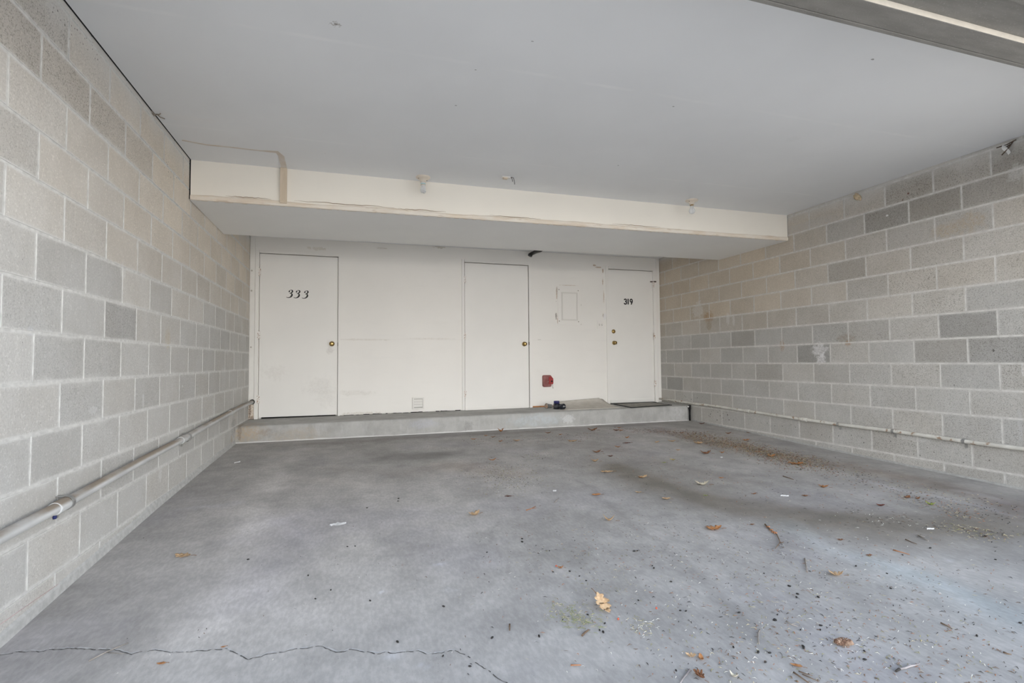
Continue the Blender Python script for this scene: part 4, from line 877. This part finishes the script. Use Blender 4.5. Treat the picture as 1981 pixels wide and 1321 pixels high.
# ------------------------------------------------------------------ leaves
OAK = [(0, 0), (.05, .02), (.09, .12), (.20, .13), (.26, .21), (.20, .27), (.13, .30), (.24, .33), (.37, .44), (.35, .53), (.24, .52), (.16, .54), (.26, .62), (.30, .74), (.22, .79), (.13, .76), (.14, .87), (.07, .97), (0, 1)]
OVAL = [(0, 0), (.05, .04), (.16, .18), (.22, .36), (.22, .55), (.15, .75), (.06, .92), (0, 1)]
def leaf_mesh(shape, length, curl, fold, seed, mat, name, parent):
    """leaf blade: lobed outline in strips across the midrib, curled and lifted off the floor"""
    r = random.Random(seed); m = MB(); rows = []
    for k in range(len(shape)):
        x, y = shape[k]
        rows.append((x, y))
    def bend(x, y, s):
        X = x*s*length; Yy = (y-.5)*length; c_ = curl*length
        z = abs(x)*fold*length+c_*(abs(y-.5)*2)**2*.5+.05*length*mnoise.noise(Vector((x*5*s+seed, y*5, 0)))
        return Vector((X*(1-.25*abs(fold)), Yy*(1-.15*abs(curl)), z))
    mid = [m.bm.verts.new(bend(0, y, 1)) for x, y in rows]
    for s in (1, -1):
        j = [1+r.uniform(-.2, .2) for _ in rows]
        inn_ = [m.bm.verts.new(bend(x*.5*j[i], y, s)) for i, (x, y) in enumerate(rows)]; out_ = [m.bm.verts.new(bend(x*j[i], y+.02*s, s)) for i, (x, y) in enumerate(rows)]
        for i in range(len(rows)-1):
            for a, b in ((mid, inn_), (inn_, out_)):
                f = m.face([a[i], a[i+1], b[i+1], b[i]])
                if f: f.smooth = True
    bmesh.ops.remove_doubles(m.bm, verts=m.bm.verts, dist=1e-5)
    lo = min(v.co.z for v in m.bm.verts)
    for v in m.bm.verts: v.co.z += .0015-lo
    base = mid[0].co.copy() if mid[0].is_valid else Vector((0, -.5*length, .003))
    o = thick(m.build(name, mat, parent), .0006)
    return o, base
def leafmat(name, c1, c2): 
    n = N(name, .75, .2); return n.out(n.mix(n.rng(n.noise(60, 4), .35, .65), c1, c2))
LM = dict(o=leafmat('orange_leaf', (.36, .15, .055), (.50, .25, .11)), t=leafmat('tan_leaf', (.45, .29, .16), (.62, .44, .27)), b=leafmat('brown_leaf', (.17, .075, .04), (.30, .15, .08)), d=leafmat('dark_red_leaf', (.085, .03, .025), (.16, .06, .04)), y=leafmat('yellow_leaf', (.46, .36, .12), (.58, .50, .26)), g=leafmat('green_leaf', (.20, .24, .06), (.34, .38, .12)), p=leafmat('pale_leaf', (.56, .50, .38), (.72, .66, .52)))
STEMM = plain('leaf_stem', (.22, .12, .06), .8)
lseed = [0]
def leaf(px, py, kind, wpx, label, rot=None, curl=.35, fold=.25, shape=OAK, group=None, tilt=0):
    lseed[0] += 1; s = lseed[0]; P3 = at(px, py); dist = (Vector((P3.x, P3.y, P3.z-EYE))).dot(FWD)
    L = 1.35*wpx*dist/F_PX
    t = empty('oak_leaf' if shape is OAK else 'dry_leaf', P3, label=label, cat='leaf', group=group)
    t.rotation_euler = (-tilt, 0, rot if rot is not None else random.uniform(0, 6.28)); t.location.z += .5*L*math.sin(tilt)
    o, base = leaf_mesh(shape, L, curl*random.uniform(.7, 1.2), fold*random.uniform(.6, 1.3), s, LM[kind], 'blade', t)
    MB().tube([base, base+Vector((.02*L, -.16*L, .01*L)), base+Vector((.05*L, -.30*L, -base.z+.002))], max(.0007, .012*L), 6).build('stem', STEMM, t)
    return t
leaf(1166, 1178, 't', 36, 'largest pale tan oak leaf, lobed, lying beside the green grass clippings', math.radians(188), .22, .22, tilt=.42)
leaf(1380, 1024, 'o', 26, 'curled orange oak leaf alone on the open floor left of the forked dark twig', math.radians(80), .5, .3)
leaf(1617, 1113, 't', 21, 'tan crumpled leaf right of the short upright twig', math.radians(60), .7, .4)
leaf(354, 1075, 't', 24, 'lone flat tan leaf on the left side of the floor', math.radians(70), .12, .08)
leaf(917, 996, 't', 20, 'curled tan leaf alone in the middle of the floor', math.radians(110), .6, .4)
leaf(1178, 1007, 't', 19, 'rolled tan and white leaf next to a dark twig bit, mid floor', math.radians(60), .8, .7, OVAL)
leaf(1358, 938, 'p', 21, 'palest curled leaf on the dark streak of floor', math.radians(70), .7, .5)
leaf(1593, 943, 'o', 15, 'small orange leaf near a white chip on the right floor', math.radians(60), .5, .3)
leaf(1151, 893, 't', 13, 'puffed-up tan leaf by itself ahead of the step', math.radians(80), .9, .5)
leaf(969, 835, 'o', 11, 'crumpled orange leaf touching the foot of the step', math.radians(90), .9, .6)
leaf(1301, 890, 'y', 10, 'yellow leaf beside a small green one', math.radians(30), .5, .4, OVAL)
leaf(1284, 895, 'g', 8, 'small green leaf left of the yellow leaf', math.radians(80), .2, .2, OVAL)
leaf(1540, 898, 'o', 22, 'orange leaf at the lower edge of the debris by the right wall', math.radians(80), .3, .2)
leaf(1365, 878, 'b', 17, 'brown upturned leaf left of the debris strip', math.radians(75), .7, .5)
leaf(1352, 859, 't', 16, 'tan spiky leaf above the brown upturned one', math.radians(70), .5, .4)
leaf(983, 960, 'd', 11, 'dark red-brown oval leaf lying flat, mid floor', math.radians(75), .1, .1, OVAL)
leaf(1212, 857, 'd', 13, 'dark olive-brown oval leaf flat on the floor near the step', math.radians(90), .1, .1, OVAL)
leaf(1704, 979, 'd', 12, 'dark red rolled leaf with a long stem near the right edge', math.radians(60), .5, .6, OVAL)
leaf(1357, 1275, 'o', 17, 'bright orange curled leaf near the bottom edge of the photo', math.radians(160), .6, .5, OVAL)
leaf(1337, 1271, 't', 16, 'shredded tan leaf just left of the bright orange one', math.radians(60), .5, .6)
leaf(1352, 1309, 'b', 22, 'brown rolled leaf at the bottom edge beside the white twig', math.radians(10), .3, .9)
leaf(1420, 1309, 'p', 15, 'pale cream dried leaf at the bottom edge', math.radians(20), .8, .5, OVAL)
leaf(1541, 1289, 'o', 17, 'narrow rust-red leaf above the bundle of long twigs', math.radians(45), .2, .6, OVAL)
leaf(312, 1284, 'o', 13, 'thin orange leaf sliver below the floor crack at left', math.radians(80), .2, .2, OVAL)
leaf(432, 1252, 'o', 7, 'tiny orange leaf just above the floor crack at left', math.radians(100), .3, .3, OVAL)
leaf(1289, 966, 't', 13, 'small tan leaf with a pointed tip, right of centre floor', math.radians(75), .4, .3)
leaf(1174, 913, 't', 19, 'long flat tan leaf on the bare floor below the puffed-up one', math.radians(85), .2, .15)
leaf(1154, 958, 'o', 15, 'thin rusty leaf sliver on the pale middle floor', math.radians(85), .2, .5, OVAL)
leaf(1316, 812, 'o', 16, 'orange leaf with dark edge at the right end of the step foot', math.radians(85), .4, .3)
leaf(1800, 977, 'g', 13, 'yellow-green sprig on the dark floor at right', math.radians(20), .9, .5)
leaf(1397, 876, 'o', 8, 'small reddish curled leaf above a white chip', math.radians(70), .7, .5)
leaf(1443, 852, 'o', 12, 'orange leaf closest to the right wall', math.radians(85), .4, .3)
leaf(1492, 883, 'o', 13, 'orange leaf in the middle of the debris strip by the right wall', math.radians(80), .5, .3)
leaf(1084, 1099, 'o', 10, 'cluster of broken red leaf bits in the middle of the near floor', math.radians(70), .6, .5)
leaf(1365, 959, 'g', 7, 'tiny green leaf below the palest curled leaf', math.radians(40), .4, .3, OVAL)
STEPL = 'small dry leaf scattered on the floor along the foot of the step'
for a, b, k, w_ in ((940, 843, 'o', 6), (954, 846, 'b', 8), (916, 850, 'o', 10), (968, 854, 'o', 7), (1000, 853, 't', 11), (1084, 841, 'o', 6), (1107, 854, 't', 16), (1146, 833, 'b', 16), (1192, 833, 'b', 9), (1201, 833, 'o', 8), (1213, 847, 'o', 9), (1195, 865, 'o', 9), (1154, 875, 'b', 15), (1181, 883, 'd', 9), (952, 890, 'o', 13), (1270, 856, 't', 10), (1300, 854, 't', 12), (1318, 838, 'b', 8), (1198, 828, 'o', 7), (1060, 838, 'b', 10)):
    leaf(a, b, k, w_, STEPL, math.radians(85)+random.uniform(-.4, .4), .4, .3, random.choice((OAK, OVAL)), 'small leaves along the foot of the step')
RWL = 'small brown leaf fragment on the floor in front of the right wall'
for a, b, k, w_ in ((1358, 820, 'd', 10), (1409, 839, 'b', 11), (1449, 837, 'b', 11), (1312, 871, 't', 7), (1243, 924, 't', 15), (1395, 925, 'o', 8), (1235, 953, 't', 10), (1458, 956, 'b', 9), (1239, 924, 'o', 7), (1558, 960, 'b', 10), (1625, 1045, 'b', 9), (1681, 1075, 'b', 9), (1455, 1015, 'b', 6), (1755, 963, 'b', 14), (1775, 965, 'b', 10)):
    leaf(a, b, k, w_, RWL, math.radians(80)+random.uniform(-.5, .5), .4, .3, random.choice((OAK, OVAL)), 'leaf fragments before the right wall')

# ------------------------------------------------------------------ twigs, cone, scraps
TWIG = plain('brown_twig', (.16, .11, .075), .85, var=.3); TWIGP = plain('bleached_twig', (.33, .30, .295), .8, var=.3); TWIGO = plain('rust_stick', (.38, .17, .08), .8, var=.25); TWIGG = plain('grey_twig', (.30, .27, .24), .85, var=.25)
def twig(paths, mat, label, r=.0035, name='twig'):
    P0 = at(*paths[0][0]); t = empty(name, P0, label=label, cat='twig'); 
    for i, pth in enumerate(paths):
        P = [at(a, b)-P0+Vector((0, 0, r*1.1+random.uniform(0, r*.6))) for a, b in pth]
        rr = [r*(1-.45*k/max(1, len(P)-1))*(1 if i == 0 else .6)*random.uniform(.85, 1.15) for k in range(len(P))]
        MB().tube(P, rr, 8).build('stem' if i == 0 else 'side_shoot', mat, t)
    return t
t = twig([[(1480, 1016), (1488, 1024), (1496, 1031), (1503, 1035), (1507, 1045), (1509, 1051)], [(1509, 1051), (1505, 1057), (1500, 1063)], [(1509, 1051), (1513, 1052), (1516, 1050)]], TWIG, 'forked dark twig with bark flakes on the right floor', .0042)
for a, b in ((1492, 1027), (1496, 1031), (1500, 1033), (1486, 1021)):
    MB().box((-.010, -.004, 0), (.010, .004, .006), .001).build('bark_flake', TWIGO, t).location = at(a, b)-t.location+Vector((0, 0, .004))
twig([[(1557, 1082), (1559, 1092), (1561, 1103), (1561, 1109)], [(1558, 1085), (1565, 1085)]], TWIGG, 'short upright grey twig left of the tan crumpled leaf', .0035)
twig([[(1728, 1065), (1742, 1069), (1760, 1074)]], TWIGO, 'straight rust-coloured stick on the right floor', .003)
twig([[(1752, 1045), (1763, 1050), (1774, 1054)]], TWIG, 'straight dark stick above the rust-coloured one', .003)
twig([[(1777, 1037), (1788, 1043), (1796, 1048)], [(1774, 1036), (1790, 1040)]], TWIGG, 'pair of greenish straws above the straight dark stick', .003)
twig([[(1018, 988), (1028, 985), (1036, 980)], [(1030, 984), (1038, 984)]], TWIGO, 'pale forked twig in the middle of the floor', .0028)
twig([[(1073, 973), (1077, 969), (1081, 965)]], TWIGG, 'tiny stick in the middle floor right of the pale forked twig', .003)
twig([[(1334, 1298), (1327, 1308), (1321, 1315), (1316, 1325)]], TWIGP, 'bleached white twig cut by the bottom edge of the photo', .0032)
twig([[(1470, 1220), (1467, 1228), (1467, 1240), (1469, 1247)]], TWIGG, 'short bent grey twig standing out near the bottom centre-right', .0032)
twig([[(1535, 1303), (1550, 1313), (1566, 1324)], [(1545, 1300), (1560, 1306), (1572, 1310)], [(1552, 1306), (1585, 1321)]], TWIG, 'bundle of long dark twigs at the bottom edge', .003)
t = twig([[(1740, 1297), (1752, 1294), (1762, 1291), (1772, 1289), (1779, 1286)], [(1752, 1294), (1760, 1289), (1765, 1289)]], TWIGP, 'pale twig with a black end near the lower right corner', .0035)
MB().tube([Vector((-.022, -.004, .004)), Vector((0, 0, .005)), Vector((.01, .001, .004))], [.003, .0042, .002], 8).build('black_end', DARKM, t)  # blackened tip, the twig's own colour
twig([[(1820, 1207), (1832, 1212), (1842, 1218)]], TWIG, 'dark bark sliver on the bluish floor at far right', .0028)
twig([[(1515, 922), (1524, 925), (1535, 929)]], TWIG, 'dark thin stick below the orange leaf by the right wall', .004)
twig([[(1521, 1203), (1530, 1209), (1543, 1213)], [(1530, 1209), (1540, 1207)]], TWIGG, 'forked grey straw right of the short bent grey twig', .0025)
twig([[(1941, 1263), (1949, 1266), (1957, 1268)]], TWIG, 'dark twig stub near the right edge above the lower right corner', .0028)
twig([[(1126, 1232), (1132, 1226), (1139, 1221)]], TWIG, 'short split stick below the green grass clippings', .004)
twig([[(1104, 1288), (1114, 1288.5), (1124, 1288)]], TWIGO, 'thin tan straw lying level near the bottom centre', .0025)
twig([[(172, 1280), (205, 1263), (230, 1252), (248, 1245)], [(205, 1263), (240, 1266)]], TWIGG, 'long thin twig lying across the floor crack at left', .0022)
twig([[(986, 1210), (986, 1221)]], TWIG, 'tiny upright bark sliver left of the grass clippings', .003)
# small fir cone
P0 = at(1630, 1249)
t = empty('fir_cone', P0, label='small open brown cone lying on the near right floor', cat='cone')
COREM = plain('cone_core', (.13, .075, .05), .9); SCALE = leafmat('cone_scale', (.22, .13, .09), (.46, .33, .24))
Mc = Matrix.Translation((0, 0, .014)) @ Matrix.Rotation(math.radians(-28), 4, 'Z') @ Matrix.Scale(1.3, 4) @ Matrix.Rotation(math.radians(90), 4, 'Y')
MB().lathe([(0, -.022), (.006, -.018), (.0075, 0), (.005, .018), (0, .024)], Mc, 12).build('core', COREM, t)
sc = MB()
for i in range(46):
    u = i/45; a = i*2.4; h = -.021+u*.042; r0 = .004; r1 = .0105*math.sin(math.pi*(.15+.75*u))
    d = Vector((math.cos(a), math.sin(a), 0)); s_ = Vector((-math.sin(a), math.cos(a), 0)); H = Vector((0, 0, 1))
    q4 = [d*r0+H*h-s_*.0025, d*r0+H*h+s_*.0025, d*r1+H*(h+.005)+s_*.0042, d*(r1+.001)+H*(h+.0075), d*r1+H*(h+.005)-s_*.0042]
    sc.face([sc.bm.verts.new(Mc @ v) for v in q4])
thick(sc.build('scales', SCALE, t), .0007)
# white paper scrap
def scrap(px, py, wpx, mat, label, name='paper_scrap', rot=0, asp=.3):
    P3 = at(px, py); L = wpx*((P3.x*FWD.x+P3.y*FWD.y))/F_PX; m = MB()
    K = 7; prev = None
    for i in range(K):
        u = i/(K-1)-.5; w_ = asp*L*(1-abs(u)*1.85)*random.uniform(.6, 1.3)+.001; z = .003+.006*abs(math.sin(i*1.7))*L*8
        r = [m.bm.verts.new((u*L, k*w_*.5+.06*L*math.sin(i), z+.003*k)) for k in (-1, 1)]
        if prev: m.face([prev[0], prev[1], r[1], r[0]])
        prev = r
    o = thick(m.build(name, mat), .0008); o.location = P3; o.rotation_euler = (0, 0, rot); return tag(o, label, 'scrap')
WP = plain('white_paper', (.60, .60, .60), .8, var=.05)
scrap(655, 1015, 28, WP, 'white torn paper scrap on the left-centre floor', rot=.25, asp=.45)
scrap(641, 1016, 6, WP, 'tiny white speck of paper left of the larger torn scrap', rot=.1, asp=.4)
scrap(1518, 960, 15, WP, 'white chip below the debris strip by the right wall', rot=-.4, asp=.2)
scrap(1073, 950, 7, WP, 'small white chip in the middle of the floor near the seed hulls', rot=0, asp=.5)
scrap(1396, 885, 5, WP, 'tiny white chip below the small reddish curled leaf', rot=0, asp=.6)
scrap(459, 895, 13, WP, 'thin white splinter on the floor near the left end of the step', rot=.9, asp=.2)
scrap(1800, 1024, 15, WP, 'white shred among straw bits at the right', rot=-.2, asp=.12)
# red berries
BERRY = plain('red_berry', (.55, .10, .05), .4, .5, var=.15)
for a, b, l in ((1270, 1178, 'red berry right of the largest pale oak leaf'), (1196, 1199, 'red berry below the largest pale oak leaf'), (1076, 1096, 'red berry beside the broken red leaf bits')):
    P3 = at(a, b); o = MB().lathe([(0, 0), (.0028, .0008), (.0042, .0042), (.0028, .0076), (0, .0084)], Matrix(), 12).build('red_berry', BERRY); o.location = P3; tag(o, l, 'berry')
# the larger black seed pellets, one by one
PEL = plain('black_seed', (.02, .018, .016), .5, .4)
def pellet_mesh():
    m = MB(); m.lathe([(0, -.0065), (.0022, -.005), (.0034, 0), (.0022, .005), (0, .0065)], Matrix.Rotation(math.radians(90), 4, 'Y'), 10); return m
pm = None
SEEDS = [(1430, 1186), (1504, 1190), (1501, 1201), (1499, 1199), (1498, 1201), (1588, 1211), (1587, 1219), (1549, 1219), (1467, 1263), (1489, 1264), (1481, 1282), (1419, 1253), (1316, 1182), (1327, 1183), (1235, 1162), (1298, 1126), (1070, 1107), (1121, 1115), (1134, 1124), (1102, 1106), (1170, 1207), (1137, 1190), (1160, 1220), (1167, 1224), (1043, 1232), (952, 1235), (857, 1270), (769, 1243), (858, 1174), (716, 1163), (770, 970), (771, 965), (1010, 1049), (1010, 1043), (942, 1069), (1541, 1156), (1583, 1156), (1527, 1135), (1656, 1096), (1478, 1110), (1716, 1110), (1723, 1139), (1543, 1150), (1672, 1260), (1673, 1277), (1555, 1255), (1554, 1252), (1800, 1061), (1746, 1074), (1926, 1083), (1906, 1038), (1716, 1110), (1890, 1231), (1974, 1206), (909, 1290), (1308, 1298), (1233, 1066), (1227, 1067), (1265, 1100), (1262, 1095), (1063, 1066), (640, 1142), (596, 1114), (672, 1058), (687, 1057), (610, 1159), (480, 1083), (710, 983)]
for a, b in dict.fromkeys(SEEDS):
    if pm is None: o = pellet_mesh().build('seed_pellet', PEL); pm = o.data
    else: o = bpy.data.objects.new('seed_pellet', pm); COL.objects.link(o)
    P3 = at(a, b); k = random.uniform(.75, 1.25); o.location = P3+Vector((0, 0, .0032*k)); o.scale = (k, k, k*.95); o.rotation_euler = (0, 0, random.uniform(0, 3.1))
    tag(o, 'small black oval seed pellet lying loose on the bare concrete floor', 'seed', 'black seed pellets on the floor')

# ------------------------------------------------------------------ uncountable litter
def litter(name, label, cat, items, mats):
    """crumbs, straw and hull dust: nobody could count them"""
    m = MB()
    for (x, y, L, w_, h, mi) in items:
        a = random.uniform(0, math.pi); dx, dy = math.cos(a), math.sin(a); z = floor_z(x, y)+.0006
        if not (XL+.03 < x < XR-.03 and y < SY-.02): continue
        m.mi = mi; bend = random.uniform(-.3, .3)*L
        p0 = Vector((x-dx*L/2, y-dy*L/2, z)); p1 = Vector((x-dy*bend, y+dx*bend, z+h)); p2 = Vector((x+dx*L/2, y+dy*L/2, z)); s_ = Vector((-dy, dx, 0))*w_/2
        v = [m.bm.verts.new(q) for q in (p0-s_*.4, p0+s_*.4, p1+s_, p1-s_, p2+s_*.4, p2-s_*.4, p1+Vector((0, 0, w_*.5)))]
        m.face([v[0], v[1], v[6]]); m.face([v[1], v[2], v[6]]); m.face([v[2], v[4], v[6]]); m.face([v[4], v[5], v[6]]); m.face([v[5], v[3], v[6]]); m.face([v[3], v[0], v[6]])
    o = m.build(name, mats, normals=False); return tag(o, label, cat, kind='stuff')
def scatter(pix, sd, count, L, w_, mis, jitter=True):
    out = []
    P = [at(*p_) for p_ in pix]
    for _ in range(count):
        k = random.randrange(len(P)-1) if len(P) > 1 else 0; a = P[k]; b = P[min(k+1, len(P)-1)]; t_ = random.random(); c_ = a.lerp(b, t_)
        out.append((random.gauss(c_.x, sd), random.gauss(c_.y, sd), random.uniform(*L), random.uniform(*w_), random.uniform(.0006, .004), random.choice(mis)))
    return out
LITM = [plain('litter_brown', (.16, .10, .06), .9), plain('litter_straw', (.50, .44, .30), .9), plain('litter_black', (.03, .027, .024), .8), plain('litter_white', (.66, .65, .60), .9), plain('litter_rust', (.36, .17, .09), .9), plain('litter_green', (.26, .30, .10), .9), plain('litter_olive', (.28, .27, .14), .9)]
it = scatter([(1330, 838), (1400, 855), (1450, 868), (1520, 885), (1580, 905)], .15, 3600, (.006, .03), (.002, .006), [0, 0, 0, 1, 2, 4, 6]) + scatter([(1200, 830), (1280, 835), (1350, 838)], .12, 350, (.006, .03), (.002, .006), [0, 0, 2, 4])
it += scatter([(1580, 905), (1720, 940), (1850, 965), (1960, 1000)], .17, 500, (.006, .025), (.002, .005), [0, 2, 2, 1, 4])
litter('leaf_litter', 'brown strip of crumbled leaf litter along the foot of the right wall', 'leaf litter', it, LITM)
it = scatter([(960, 900), (1000, 915), (990, 930), (950, 930), (1010, 940)], .16, 480, (.006, .018), (.002, .005), [2, 1, 6, 3, 6, 0]) + scatter([(1030, 880), (1040, 885)], .08, 70, (.006, .014), (.002, .005), [2, 6])
litter('seed_hulls', 'patch of tiny seed hulls in the middle of the floor before the step', 'seed hulls', it, LITM)
it = scatter([(1104, 1190), (1115, 1200), (1150, 1208)], .035, 130, (.010, .032), (.0012, .0025), [5, 5, 6, 1]) + scatter([(1075, 1185), (1100, 1172), (1110, 1170)], .05, 90, (.008, .022), (.0012, .0025), [6, 5, 1]) + scatter([(1160, 1140), (1180, 1100)], .10, 60, (.008, .018), (.0012, .002), [6, 1])
litter('grass_clippings', 'small patch of green grass clippings near the bottom centre of the floor', 'grass', it, LITM)
it = scatter([(1235, 1210), (1240, 1218), (1250, 1205)], .03, 60, (.008, .025), (.0015, .003), [1, 3, 3, 6])
it += scatter([(1050, 1060), (1300, 1120), (1500, 1080), (1700, 1150), (1900, 1120)], .42, 1700, (.004, .022), (.0012, .0035), [2, 2, 1, 3, 0, 4, 6, 0]) + scatter([(1300, 1260), (1500, 1270), (1700, 1270), (1900, 1280)], .22, 1100, (.004, .020), (.0012, .0035), [2, 1, 3, 0, 4, 0, 6])
it += scatter([(1830, 1022), (1870, 1026), (1900, 1032), (1950, 1036)], .07, 200, (.006, .03), (.0015, .004), [1, 2, 0, 1, 6]) + scatter([(1740, 955), (1790, 975), (1850, 992), (1880, 1003)], .06, 220, (.006, .03), (.0015, .004), [4, 0, 1, 2]) + scatter([(1780, 1003), (1650, 1000)], .08, 90, (.006, .025), (.0015, .004), [2, 3, 0])
it += scatter([(1000, 870), (1200, 900), (1400, 930), (1600, 980)], .40, 700, (.004, .018), (.0015, .004), [0, 2, 2, 4, 1]) + scatter([(500, 1000), (700, 1100), (850, 1200)], .5, 130, (.003, .010), (.001, .003), [2, 0, 3]) + scatter([(920, 855), (1050, 850), (1180, 840)], .15, 220, (.006, .02), (.002, .005), [0, 0, 4, 2])
litter('straw_debris', 'loose straw bits and crumbs strewn over the right half of the floor', 'debris', it, LITM)
